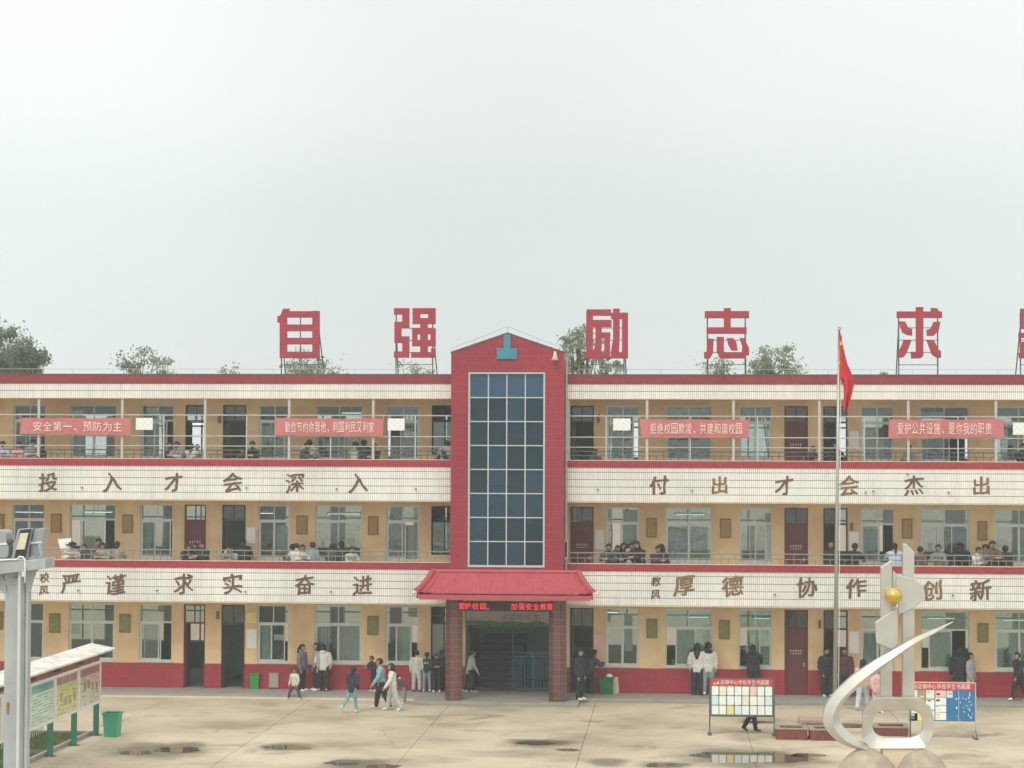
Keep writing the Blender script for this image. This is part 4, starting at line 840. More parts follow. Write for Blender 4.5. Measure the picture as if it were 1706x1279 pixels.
# lit tube lamps under the room ceilings
TL = [(130, 187, 692, 2, 'widest window at left'), (30, 60, 690, 2, 'leftmost window'), (310, 340, 706, 2, 'open door of the left wing'), (20, 72, 853, 1, 'leftmost window'), (140, 187, 853, 1, 'widest window at left'), (432, 455, 855, 1, 'window right of the left doors'), (545, 600, 856, 1, 'wide window left of the tower'),
      (570, 602, 688, 2, 'wide window left of the tower'), (1125, 1175, 857, 1, 'wide window right of the tower'), (1010, 1030, 1020, 0, 'window right of the portico'), (1145, 1180, 1028, 0, 'wide window right of the portico'), (1255, 1285, 1030, 0, 'window left of the maroon door'), (1540, 1572, 692, 2, 'wide window beyond the flagpole'), (1545, 1590, 1030, 0, 'wide window behind the sculpture'), (1670, 1706, 1033, 0, 'window at the right edge')]
for k, (x0, x1, y, fl, w_) in enumerate(TL):
    Y = 3.2; a, c = at(x0, y, Y), at(x1, y, Y); z = a.z
    t_ = thing('tube_lamp', 'lit ceiling tube lamp seen through the %s floor %s' % (FN[fl], w_), 'lamp', ((a.x+c.x)/2, Y, z))
    part('tube', MB().tube([(a.x, Y, z), (c.x, Y, z)], .015, 8), M_tube, t_)
    part('housing', MB().box(a.x-.03, c.x+.03, Y-.04, Y+.04, z+.03, z+.07).box(a.x-.03, a.x, Y-.02, Y+.02, z-.03, z+.03).box(c.x, c.x+.03, Y-.02, Y+.02, z-.03, z+.03).box((a.x+c.x)/2-.01, (a.x+c.x)/2+.01, Y-.01, Y+.01, z+.07, (3.6, 7.2, 10.66)[fl]), M_wframe, t_)

# ------------------------------------------------------------------ yard furniture
# bins and cabinet
def bin_(px0, px1, py, z, m, lbl, ht, taper=.86):
    a, c = atz(px0, py, z), atz(px1, py, z); r = (c.x-a.x)/2; x = (a.x+c.x)/2; y = a.y
    t_ = thing('litter_bin', lbl, 'bin', (x, y, z)); mb = MB()
    def ring(k, zz): return [(x+sx*r*k, y+sy*r*k, z+zz) for sx, sy in ((-1, -1), (1, -1), (1, 1), (-1, 1))]
    A, C_ = ring(taper, 0), ring(1, ht); I = ring(.93, ht); D = ring(taper*.92, .03)
    for j in range(4):
        k = (j+1) % 4; mb.face([A[j], A[k], C_[k], C_[j]]); mb.face([C_[j], C_[k], I[k], I[j]]); mb.face([I[j], I[k], D[k], D[j]])
    mb.face(A[::-1]); mb.face(D); bevel(part('bin_body', mb, m, t_), .012)
    part('rim', MB().box(x-r-.02, x+r+.02, y-r-.03, y-r, z+ht-.05, z+ht).box(x-r-.02, x+r+.02, y+r, y+r+.03, z+ht-.05, z+ht).box(x-r-.03, x-r, y-r, y+r, z+ht-.05, z+ht).box(x+r, x+r+.03, y-r, y+r, z+ht-.05, z+ht), m, t_)
    return t_
bin_(417, 433, 1147, .118, M_bing, 'bright green plastic bin against the red base right of the dark door', .58)
b3 = bin_(999, 1022, 1155, .118, M_bind, 'dark green bin full of rubbish beside the portico', .6)
p = atz(1010, 1150, .6); part('rubbish', MB().sphere((p.x, b3.location.y, .72), .13, .1, .1, 8, 6), M_paper, b3)
a, c = atz(1021, 1155, .118), atz(1029, 1155, .118); solo('leaning_board', MB().prism([(a.x, .118), (c.x+.05, .118), (c.x+.02, .7), (a.x, .7)], a.y, a.y+.04), M_soffit, 'cream board leaning beside the dark green bin', 'board')
a, c = atz(449, 1147, .118), atz(465, 1147, .118); ct = thing('small_cabinet', 'squat taupe metal cabinet against the red base beside the bright green bin', 'cabinet', ((a.x+c.x)/2, a.y, .118))
bevel(part('cabinet_body', MB().box(a.x, c.x, a.y-.12, a.y+.12, .17, .67), M_grey, ct), .01); part('cabinet_lid', MB().box(a.x-.015, c.x+.015, a.y-.14, a.y+.14, .67, .695), M_grey, ct)
for x in (a.x+.03, c.x-.03): part('foot', MB().box(x-.02, x+.02, a.y-.1, a.y+.1, .118, .17), M_iron, ct)

# roofed notice board run at the left
FP = [atz(164.7, 1224.7), atz(128.7, 1241.8), atz(88.4, 1260)]
dirv = (FP[2]-FP[0]).normalized(); stp = (FP[2]-FP[0]).length/2; nrm = Vector((-dirv.y, dirv.x, 0))
if nrm.x < 0: nrm = -nrm
P0 = FP[0]
nb = thing('roofed_notice_board', 'long green posted notice board with white roof running beside the grass strip', 'notice board', tuple(P0+dirv*stp*1.5))
def along(s_, off, z): q = P0+dirv*s_+nrm*off; return (q.x, q.y, z)
def obox(mb, s0, s1, o0, o1, z0, z1):
    P = [along(s, o, z) for z in (z0, z1) for o in (o0, o1) for s in (s0, s1)]; i = len(mb.v); mb.v += P
    for f in ((0, 2, 3, 1), (4, 5, 7, 6), (0, 1, 5, 4), (2, 6, 7, 3), (0, 4, 6, 2), (1, 3, 7, 5)): mb.f.append(tuple(i+j for j in f)); mb.m.append(0)
    return mb
zb, zt = [], []
pb = at(171.3, 1169.8, P0.y).z; pt = at(172.4, 1099.3, P0.y).z
M_posters = [mat('poster_pink', (.78, .68, .55), .5, .12, 3), mat('poster_yellow', (.80, .80, .26), .5, .15, 3), mat('poster_mint', (.70, .90, .78), .5, .1, 3), mat('poster_blue', (.70, .80, .85), .5, .1, 3)]
M_head = [mat('poster_head_rose', (.50, .22, .22), .5, .1), mat('poster_head_rose2', (.48, .25, .28), .5, .1), mat('poster_head_teal', (.12, .50, .46), .5, .1), mat('poster_head_blue', (.2, .35, .5), .5, .1)]
M_ink = mat('print_ink', (.16, .17, .14), .7, .2)
NP = 6
for k in range(NP+1):
    s_ = k*stp
    po = part('post', obox(MB(), s_-.07, s_+.07, -.16, -.02, 0, pt+.22), M_green, nb)
    pp = bpy.data.objects.new('base_plate', obox(MB(), s_-.14, s_+.14, -.24, .06, 0, .012).mesh('base_plate', M_iron, origin_of(po))); COL.objects.link(pp); pp.parent = po
    part('roof_bracket', obox(MB(), s_-.06, s_+.06, -.18, .22, pt+.10, pt+.31), M_iron, nb)
for k in range(NP):
    s0, s1 = k*stp+.02, (k+1)*stp-.02
    f = MB(); obox(f, s0, s1, 0, .06, pb, pb+.07); obox(f, s0, s1, 0, .06, pt-.07, pt); obox(f, s0, s0+.07, 0, .06, pb+.07, pt-.07); obox(f, s1-.07, s1, 0, .06, pb+.07, pt-.07)
    fo = part('display_frame', f, M_wframe, nb)
    def sub(nm, m_, mt_): o = bpy.data.objects.new(nm, m_.mesh(nm, mt_, origin_of(fo))); COL.objects.link(o); o.parent = fo; return o
    sub('poster', obox(MB(), s0+.07, s1-.07, .005, .02, pb+.07, pt-.07), M_posters[k % 4])
    sub('poster_header', obox(MB(), s0+.1, s1-.1, .02, .024, pt-.33, pt-.12), M_head[k % 4])
    ik = MB(); r = random.Random(k*5+1)
    for row in range(13):
        z = pt-.42-row*.082
        if z < pb+.12: break
        s_ = s0+.14
        while s_ < s1-.3:
            wd = r.uniform(.08, .5)
            if r.random() < (.75 if k % 4 == 2 else .4): obox(ik, s_, min(s_+wd, s1-.14), .021, .0235, z-.012, z+.006)
            s_ += wd+.07
    sub('print', ik, M_ink)
    pics = MB()
    if k % 4 != 2:
        for j in range(4): q = s0+.25+j*.42; zz = pt-.62-r.uniform(0, .25); obox(pics, q, q+.2, .02, .0245, zz-.1, zz+.14)
        sub('picture', pics, mat('pictures_%d' % k, (.38+.1*(k % 2), .30, .18), .6, .5, 9))
    part('red_back_board', obox(MB(), s0, s1, -.04, -.005, pt+.02, pt+.30), M_brick, nb)
    part('glass_cover', obox(MB(), s0+.05, s1-.05, .045, .05, pb+.05, pt-.05), M_clear, nb)
# sloping roof sheet
ro = MB(); L0, L1 = -.55, NP*stp+.4
tpx = [along(L0, .34, pt+.32), along(L1, .34, pt+.32), along(L1, -.42, pt+.46), along(L0, -.42, pt+.46)]
ro.face(tpx); ro.face([(x, y, z-.05) for x, y, z in tpx][::-1])
for j in range(4): a_, b__ = tpx[j], tpx[(j+1) % 4]; ro.face([a_, (a_[0], a_[1], a_[2]-.05), (b__[0], b__[1], b__[2]-.05), b__])
part('roof_sheet', ro, mat('dirty_white_sheet', (.74, .74, .70), .6, .15, 1.2, streak=.6, coords='World'), nb)
# low kerb, grass strip and short fence behind the board
def strip(mb, s0, s1, o0, o1, z0, z1): return obox(mb, s0, s1, o0, o1, z0, z1)
kb = strip(MB(), -.1, NP*stp+2, -.34, -.22, 0, .12); strip(kb, -.1, .02, -3.6, -.34, 0, .12); ko = struct('kerb', kb, M_conc)
gs = strip(MB(), .02, NP*stp+2, -3.6, -.34, 0, .05); struct('soil_bed', gs, mat('damp_soil', (.10, .09, .045), .95, .3, 3))
gr = MB(); rg = random.Random(11)
for k in range(26000):
    s_ = rg.uniform(.1, NP*stp*1.1); o_ = rg.uniform(-3.5, -.37)
    if noise.noise(Vector((s_*.9, o_*.9, 1))) < -.28: continue
    q = along(s_, o_, .05); a = rg.uniform(0, 6.28); h = rg.uniform(.03, .11); wd = .012
    gr.face([(q[0]-wd*math.cos(a), q[1]-wd*math.sin(a), .045), (q[0]+wd*math.cos(a), q[1]+wd*math.sin(a), .045), (q[0]+rg.uniform(-.04, .04), q[1]+rg.uniform(-.04, .04), .05+h)])
g_ = bpy.data.objects.new('grass', gr.mesh('grass', mat('lawn_grass', (.11, .17, .035), .8, .35, 1.5, coords='World'))); COL.objects.link(g_); g_['kind'] = 'stuff'; g_['label'] = 'short green grass in the bed behind the roofed notice board'
lf = thing('low_fence', 'low grey green openwork fence behind the roofed notice board', 'fence', along(stp*2, -1.7, .05))
part('rail', (lambda m: [obox(m, .1, NP*stp, -1.72, -1.69, z, z+.035) for z in (.35, .62)] and m)(MB()), M_rail, lf)
for k in range(60):
    s_ = .15+k*.2
    if s_ < NP*stp: part('picket', obox(MB(), s_, s_+.03, -1.71, -1.70+.012, .05, .64), M_rail, lf)
# sapling at the end of the bed
bin_(174, 201, 1226, 0, M_binl, 'big sea green plastic bin at the end of the roofed notice board', .72, .84)

# lamp post in front
LY = -61.0
lp = thing('floodlight_post', 'grey square steel post with cross arm and floodlights at the left edge', 'lamp post', (at(26, 1200, LY).x, LY, 0))
a0, a1 = at(7, 1120, LY).x, at(36, 1120, LY).x; wdt = a1-a0
# square section turned a few degrees so that its right flank shows
ang = R(-21); cxp, cyp = (a0+a1)/2+.012, LY+wdt/2
ztop = at(30, 962, LY).z
def turned(mb, x0, x1, y0, y1, z0, z1, an=ang):
    P = []
    for z in (z0, z1):
        for y in (y0, y1):
            for x in (x0, x1): P.append((cxp+x*math.cos(an)-y*math.sin(an), cyp+x*math.sin(an)+y*math.cos(an), z))
    i = len(mb.v); mb.v += P
    for f in ((0, 2, 3, 1), (4, 5, 7, 6), (0, 1, 5, 4), (2, 6, 7, 3), (0, 4, 6, 2), (1, 3, 7, 5)): mb.f.append(tuple(i+j for j in f)); mb.m.append(0)
    return mb
hw = wdt/2/math.cos(ang)*.98
bevel(part('shaft', turned(MB(), -hw, hw, -hw, hw, 0, ztop), M_pole, lp), .004)
part('weld_collar', turned(MB(), -hw-.002, hw+.002, -hw-.002, hw+.002, at(20, 1137, LY).z-.004, at(20, 1137, LY).z+.004), M_poled, lp)
part('rust_patch', turned(MB(), -hw+.025, -hw+.05, -hw-.0015, -hw, at(10, 1190, LY).z, at(10, 1170, LY).z), mat('rust', (.36, .17, .08), .9, .3, 30), lp)
s0, s1 = at(32, 960, LY-.02), at(36, 960, LY-.02); part('cable_duct', MB().box(s0.x, s1.x, LY-.045, LY-.02, 0, at(30, 942, LY).z), M_duct, lp)
s0, s1 = at(45, 930, LY+.05), at(48, 930, LY+.05); part('cable_duct', MB().box(s0.x, s1.x, LY+.03, LY+.05, 0, at(47, 930, LY).z), M_duct, lp)
# cross arm rising to the right
A0, A1 = at(-60, 962, LY), at(80, 938, LY); th = (at(0, 933, LY).z-at(0, 950, LY).z)
arm = MB(); arm.prism([(A0.x, A0.z-th*.1), (A1.x, at(76, 946, LY).z), (A1.x, at(78, 930, LY).z), (A0.x, at(-60, 940, LY).z)], LY-.07, LY+.16)
bevel(part('cross_arm', arm, M_pole, lp), .003)
for pts in ([(8, 949), (34, 945), (34, 985), (19, 999), (17, 985), (9, 975), (4, 960)], [(47, 943), (72, 940), (60, 952), (54, 970), (50, 985), (47, 985)], [(-30, 955), (4, 950), (10, 985), (18, 1000), (6, 990)]):
    g = MB(); P = [at(a, c, LY) for a, c in pts]; g.prism([(q.x, q.z) for q in P], LY+.01, LY+.02); part('gusset', g, M_pole, lp)
M_lgrey = mat('lamp_housing', (.34, .37, .39), .5, .1, 8); M_led2 = mat('lamp_reflector', (.72, .66, .48), .35, .1, 10); M_black = mat('lamp_bezel', (.05, .05, .045), .5, .1)
def quadprism(mb, pts, y0, y1, mi=0):
    P = [at(a, c, LY) for a, c in pts]; return mb.prism([(q.x, q.z) for q in P], y0, y1, mi)
f1 = thing('floodlight', 'grey wedge floodlight with a yellowish panel on the post arm', 'floodlight', tuple(at(30, 930, LY)))
quadprism(m := MB(), [(20, 930), (31, 881), (52, 880), (46, 929)], LY-.02, LY+.08); bevel(part('housing', m, M_lgrey, f1), .004)
quadprism(m := MB(), [(26.5, 928), (36, 882.5), (54, 880.5), (45, 927)], LY-.03, LY-.02); part('bezel', m, M_black, f1)
quadprism(m := MB(), [(29.5, 915), (36.5, 888), (50, 887), (43.5, 914.5)], LY-.036, LY-.03); part('reflector', m, M_led2, f1)
f2 = thing('floodlight', 'grey floodlight seen from behind, outermost on the post arm', 'floodlight', tuple(at(60, 930, LY)))
quadprism(m := MB(), [(48, 926), (50, 902), (56, 881), (72, 880), (67, 903), (63, 926)], LY+.03, LY+.14); bevel(part('housing', m, M_lgrey, f2), .004)
quadprism(m := MB(), [(49, 903), (67.5, 902), (67, 905), (49, 906)], LY+.02, LY+.03); part('housing_seam', m, M_wframe, f2)
quadprism(m := MB(), [(63, 904), (66, 904), (70.5, 926), (67, 927)], LY+.0, LY+.02); part('bracket', m, M_pole, f2)
f3 = thing('floodlight', 'rounded grey floodlight cut off by the left edge', 'floodlight', tuple(at(0, 930, LY)))
quadprism(m := MB(), [(-22, 929), (-24, 890), (-18, 883), (6, 882.5), (11, 887), (13, 905), (16, 910), (16, 926), (10, 930)], LY-.02, LY+.14); bevel(part('housing', m, M_lgrey, f3), .008, 3)
quadprism(m := MB(), [(-23, 906), (13.3, 904), (13.6, 907), (-23, 909)], LY-.025, LY-.02); part('housing_seam', m, M_wframe, f3)
def wire(pts, r, y=LY-.075): return MB().tube([tuple(at(a, c, LY).xz.to_3d().to_tuple()) if 0 else (at(a, c, LY).x, y, at(a, c, LY).z) for a, c in pts], r, 6)
solo('cable', wire([(-10, 934), (8, 932), (20, 931), (34, 931), (38, 926), (44, 927), (47, 932), (47.5, 945), (47, 970)], .006), M_wframe, 'white cable looping over the floodlight post arm', 'cable', smooth=True)
part('camera_knob', MB().sphere(tuple(at(17, 902, LY)), .022, n=8, m=6).tube([tuple(at(17, 905, LY)), tuple(at(18, 930, LY))], .014, 8), M_iron, lp)

# flagpole, planters
pb_ = atz(1390.5, 1196); FY = pb_.y
fp = thing('flagpole', 'tall slim steel flagpole rising before the right wing', 'flagpole', (pb_.x, FY, 0))
tp = at(1398, 552, FY); part('pole', MB().tube([(pb_.x, FY, 0), (pb_.x+(tp.x-pb_.x)*.5, FY, tp.z*.5), (tp.x, FY, tp.z)], [.075, .06, .04], 14), mat('pole_steel', (.40, .40, .36), .35, .08, 2, metal=.5), fp, smooth=True)
q = at(1398, 545, FY); part('pole_head', MB().sphere((q.x, FY, q.z-.06), .07, n=10, m=8).tube([(q.x, FY, q.z), (q.x+.01, FY, q.z+.02)], [.10, .03], 10), M_alu, fp)
hb = atz(1396.8, 1196); part('halyard', MB().tube([(pb_.x+.13, FY, 1.0), (tp.x+.07, FY, tp.z-.2)], .012, 5), M_wframe, fp)
part('pulley', MB().box(tp.x-.02, tp.x+.09, FY-.03, FY+.03, tp.z-.25, tp.z-.15), M_iron, fp)
# hanging flag: folded cloth between two edges
le = [(1397, 549), (1396.5, 575), (1396, 600), (1395.5, 625), (1395, 632), (1404, 636), (1406, 650), (1405.5, 665), (1405, 683)]
re = [(1399, 549), (1404, 572), (1408, 592), (1412, 607), (1417, 618), (1421, 629), (1422, 643), (1417, 665), (1412, 684)]
fl_ = MB(); n = 24
def interp(P, u): u *= len(P)-1; i = min(int(u), len(P)-2); f = u-i; return (P[i][0]*(1-f)+P[i+1][0]*f, P[i][1]*(1-f)+P[i+1][1]*f)
for j in range(41):
    v = j/40; A, C_ = interp(le, v), interp(re, v)
    for i in range(n+1):
        u = i/n; px = A[0]+(C_[0]-A[0])*u; py = A[1]+(C_[1]-A[1])*u; q = at(px, py, FY-.05)
        fl_.v.append((q.x, FY-.06+.13*math.sin(u*9+v*2.5)*(.25+v)*.8, q.z))
for j in range(40):
    for i in range(n): a = j*(n+1)+i; fl_.f.append((a, a+n+1, a+n+2, a+1)); fl_.m.append(0)
flag = thing('flag', 'red flag hanging limp and folded from the flagpole', 'flag', tuple(at(1400, 684, FY-.05))); part('cloth', fl_, M_flag, flag, smooth=True)
st = MB(); 
def star(px, py, r):
    q = at(px, py, FY-.2); P = []
    for k in range(10): rr = r if k % 2 == 0 else r*.4; P.append((q.x+rr*.6*math.sin(k*math.pi/5), q.z+rr*math.cos(k*math.pi/5)))
    st.prism(P, FY-.20, FY-.195)
star(1401.5, 572, .10); star(1404.5, 580, .04); star(1399, 604, .045)
part('star', st, M_star, flag)
M_cop = mat('grey_brown_coping', (.30, .235, .18), .8, .2, 4, bump=.2)
def planter(x0, x1, y0, dep, ht, lbl, m=M_brick, rim=True):
    a, c = atz(x0, y0), atz(x1, y0); t_ = thing('brick_planter', lbl, 'planter', ((a.x+c.x)/2, a.y+dep/2, 0))
    w_ = .12; X0, X1, Y0, Y1 = a.x, c.x, a.y, a.y+dep
    mb = MB().box(X0, X1, Y0, Y0+w_, 0, ht).box(X0, X1, Y1-w_, Y1, 0, ht).box(X0, X0+w_, Y0+w_, Y1-w_, 0, ht).box(X1-w_, X1, Y0+w_, Y1-w_, 0, ht)
    part('planter_wall', mb, tile_mat('brick_course', (.20, .045, .04), (.26, .11, .09), .075, .25, .007, .7, .2, .3), t_)
    part('soil', MB().box(X0+w_, X1-w_, Y0+w_, Y1-w_, 0, ht-.1), M_conc, t_)
    if rim:
        for (q0, q1, r0, r1) in ((X0-.03, X1+.03, Y0-.03, Y0+w_+.02), (X0-.03, X1+.03, Y1-w_-.02, Y1+.03), (X0-.03, X0+w_+.02, Y0+w_+.02, Y1-w_-.02), (X1-w_-.02, X1+.03, Y0+w_+.02, Y1-w_-.02)):
            bevel(part('coping', MB().box(q0, q1, r0, r1, ht, ht+.05), M_cop, t_), .01)
    return t_
planter(1293, 1345, 1232, .9, .30, 'low red brick planter nearest the paper display stand')
planter(1350, 1404, 1233.5, .9, .30, 'low red brick planter beside the first, partly behind the steel ribbon')
planter(1458, 1515, 1226, 1.0, .24, 'low red brick planter seen through the steel ring')
a, c = atz(1332, 1208), atz(1372, 1208)
bevel(solo('stone_slab', MB().box(a.x, c.x+.1, a.y, a.y+1.0, 0, .17), M_pinkslab, 'pinkish raised stone slab behind the brick planters', 'slab'), .02)
a, c = atz(1336, 1209), atz(1436, 1209); m = MB()
for k in range(3): m.box(a.x, c.x, a.y-.35+k*.11, a.y-.25+k*.11, .05, .10)
for k in range(4): xx = a.x+.1+k*(c.x-a.x-.2)/3; m.box(xx-.03, xx+.03, a.y-.34, a.y-.04, 0, .049)
solo('plank_bench', m, M_wood, 'low dark plank bench behind the brick planters', 'bench')

# display stands with paper sheets
def stand(x0, x1, ytop, ybot, yl, hdr, txt, lbl, blue=False):
    A, C_ = atz(x0, yl), atz(x1, yl); Y = (A.y+C_.y)/2; X0, X1 = A.x, C_.x
    zt = at((x0+x1)/2, ytop, Y).z; zh = at((x0+x1)/2, hdr, Y).z; zb = at((x0+x1)/2, ybot, Y).z
    t_ = thing('display_stand', lbl, 'notice stand', ((X0+X1)/2, Y, 0))
    for x in (X0, X1):
        l = part('leg', MB().tube([(x, Y, 0), (x, Y, zt)], .022, 8), M_rail if blue else M_iron, t_)
        fo = bpy.data.objects.new('foot', MB().box(x-.06, x+.06, Y-.28, Y+.28, 0, .035).tube([(x, Y-.26, .03), (x, Y, .3)], .014, 6).mesh('foot', M_iron, origin_of(l))); COL.objects.link(fo); fo.parent = l
    part('frame', MB().box(X0+.02, X1-.02, Y-.02, Y+.02, zt-.03, zt).box(X0+.02, X1-.02, Y-.02, Y+.02, zb, zb+.05), M_iron if not blue else M_soffit, t_)
    part('header_board', MB().box(X0+.02, X1-.02, Y-.03, Y-.005, zh, zt-.03), mat('header_red', (.58, .045, .06), .6, .08), t_)
    part('back_board', MB().box(X0+.02, X1-.02, Y-.02, Y, zb+.05, zh), mat('board_green', (.10, .16, .14), .7, .1) if not blue else mat('board_blue', (.03, .17, .38), .6, .15, 2), t_)
    n = len(txt); h = (zt-zh)*.62
    xa = X0+(.32 if not blue else .1); xb = X1-.15
    row_text(txt, xa, xb, Y-.036, (zt+zh)/2-.01, h, M_wframe, t_)
    if not blue: part('emblem', MB().prism([(X0+.08, zh+.04), (X0+.16, zh+.10), (X0+.2, zh+.05), (X0+.27, zh+.16), (X0+.29, zh+.04)], Y-.036, Y-.03), M_yelp, t_)
    r = random.Random(5)
    if not blue:
        cw_ = (X1-X0-.1)/8; ch_ = (zh-zb-.07)/3
        for i in range(8):
            for j in range(3):
                m = M_paper; 
                if (i, j) == (5, 2): m = M_pinkp
                if (i, j) == (2, 0): m = M_yelp
                if (i, j) in ((3, 0), (7, 1), (0, 1)): m = M_bluep
                if (i, j) in ((1, 2), (4, 1)): m = M_cream
                xx = X0+.05+i*cw_+.012+r.uniform(-.005, .005); zz = zb+.06+j*ch_+.012
                po = part('paper', MB().box(xx, xx+cw_-.03, Y-.026, Y-.021, zz, zz+ch_-.03), m, t_)
                ln = MB()
                for q in range(6): ln.box(xx+.03, xx+.03+(cw_-.1)*r.uniform(.5, 1), Y-.0275, Y-.026, zz+.06+q*.055, zz+.068+q*.055)
                lo = bpy.data.objects.new('print', ln.mesh('print', M_bluep if m is not M_bluep else M_paper, origin_of(po))); COL.objects.link(lo); lo.parent = po; lo['kind'] = 'stuff'
    else:
        cols = [(0, .12, 0, 1, M_cream), (.13, .24, .25, 1, M_pinkslab), (.0, .2, 0, .24, M_yelp), (.25, .38, .72, 1, M_cream), (.25, .38, .36, .69, M_paper), (.25, .38, .03, .33, M_paper), (.395, .56, .78, .99, M_pinkp), (.395, .56, .52, .76, M_paper), (.395, .56, .29, .50, M_paper), (.395, .56, .03, .27, M_paper), (.57, .66, .76, .97, M_bluep)]
        W = X1-X0-.04; H = zh-zb-.06
        for (a_, c_, b0, b1, m) in cols:
            po = part('paper', MB().box(X0+.02+a_*W, X0+.02+c_*W, Y-.026, Y-.021, zb+.06+b0*H, zb+.06+b1*H), m, t_)
            ln = MB()
            for q in range(3): xx = X0+.03+a_*W+r.uniform(0, .05); zz = zb+.08+(b0+(b1-b0)*r.uniform(.1, .8))*H; ln.box(xx, xx+.12, Y-.0275, Y-.026, zz, zz+.05)
            lo = bpy.data.objects.new('picture', ln.mesh('picture', r.choice([M_bluep, M_yelp, M_pinkp, M_bluep]), origin_of(po))); COL.objects.link(lo); lo.parent = po; lo['kind'] = 'stuff'
        m = MB()
        for q in range(26): xx = X0+W*r.uniform(.68, .97); zz = zb+.08+H*r.uniform(.05, .9); m.box(xx, xx+r.uniform(.01, .035), Y-.0215, Y-.02, zz, zz+r.uniform(.015, .07))
        part('torn_scrap', m, M_paper, t_)
        part('board_seam', MB().box(X0+W*.76, X0+W*.765, Y-.022, Y-.02, zb+.06, zh), M_bluep, t_)
stand(1182.5, 1289.5, 1129.5, 1194, 1224, 1142, '店镇中心学校学生书画展', 'paper display stand with a full grid of pale sheets under a red header')
stand(1515, 1624.5, 1136, 1204, 1230, 1149.5, '马店镇中心学校学生书画展', 'paper display stand with a bare blue right half under a red header', True)

# ------------------------------------------------------------------ steel sculpture
SY = -30.0
sc_ = thing('steel_sculpture', 'tall brushed steel sculpture with twin blades, gold ball, ring and sweeping ribbon', 'sculpture', (at(1495, 1240, SY).x, SY, 0))
def sp(pts, y0, y1, name, m=M_steel, bw=.012, label=None):
    mb = MB(); P = [at(a, c, SY) for a, c in pts]; mb.prism([(q.x, q.z) for q in P], y0, y1); o = part(name, mb, m, sc_, label=label); bevel(o, bw); return o
sp([(1468, 945), (1486, 933), (1486.5, 1166), (1467, 1166)], SY+.0, SY+.22, 'blade', label='shorter left blade with a slanted top')
sp([(1504.5, 906), (1510, 906), (1523.5, 920), (1524, 1166), (1504, 1166)], SY+.0, SY+.22, 'blade', label='taller right blade with a slanted top')
sp([(1457, 1036), (1470, 1028), (1495, 1011), (1495, 1073), (1486, 1082), (1459, 1069)], SY-.10, SY-.012, 'hexagon_panel')
sp([(1495, 956), (1524, 965), (1538, 974), (1540, 996), (1524, 1011), (1496, 1023)], SY-.10, SY-.012, 'hexagon_panel')
sp([(1487.5, 950), (1494, 956), (1494, 1010), (1487.5, 1014)], SY+.02, SY+.12, 'link_plate')
q = at(1488.8, 993, SY-.25); gb_ = part('gold_ball', MB().sphere((q.x, SY-.25, q.z), .172, n=28, m=18), M_gold, sc_, smooth=True)
part('ball_holder', MB().tube([(q.x, SY-.25, q.z-.16), (q.x+.01, SY-.12, q.z-.25)], [.05, .03], 10), M_steel, sc_)
outer = [(1583, 1032.5), (1552, 1046), (1522, 1059), (1485, 1080), (1454, 1098), (1421.5, 1120), (1402, 1137), (1387, 1152), (1374, 1171), (1369, 1190), (1373, 1209), (1391, 1229), (1413, 1240), (1440, 1247)]
inner = [(1583, 1033.5), (1556, 1052), (1530.5, 1067), (1494, 1093), (1468, 1113), (1440, 1136), (1425, 1149), (1411, 1162), (1402, 1176), (1398, 1190), (1401, 1204), (1412, 1217), (1427, 1228), (1446, 1238)]
def dens(P, n):
    out = []
    for k in range(n):
        u = k/(n-1)*(len(P)-1); i = min(int(u), len(P)-2); f = u-i
        p0, p1, p2, p3 = P[max(i-1, 0)], P[i], P[i+1], P[min(i+2, len(P)-1)]
        out.append(tuple(.5*((2*p1[d])+(-p0[d]+p2[d])*f+(2*p0[d]-5*p1[d]+4*p2[d]-p3[d])*f*f+(-p0[d]+3*p1[d]-3*p2[d]+p3[d])*f**3) for d in (0, 1)))
    return out
O_, I_ = dens(outer, 70), dens(inner, 70); rb = MB()
for k in range(70):
    u = k/69; a, c = at(*O_[k], SY), at(*I_[k], SY); wd = ((a-c).length)
    f = .60 if u < .62 else .60-.3*(u-.62)/.38
    r_ = a+(c-a)*f; yb = SY-.45
    dpt = .04+wd*.75
    rb.v += [(a.x, yb+.05, a.z), (r_.x, yb-.03, r_.z), (c.x, yb+dpt*1.3, c.z), (a.x, yb+dpt, a.z)]
for k in range(69):
    for j in range(4): a = k*4+j; c = k*4+(j+1) % 4; rb.f.append((a, c, c+4, a+4)); rb.m.append(0)
rb.f += [(0, 1, 2, 3), (276, 277, 278, 279)]; rb.m += [0, 0]
part('ribbon', rb, M_steel, sc_, label='long tapering ribbon that sweeps up to a point')
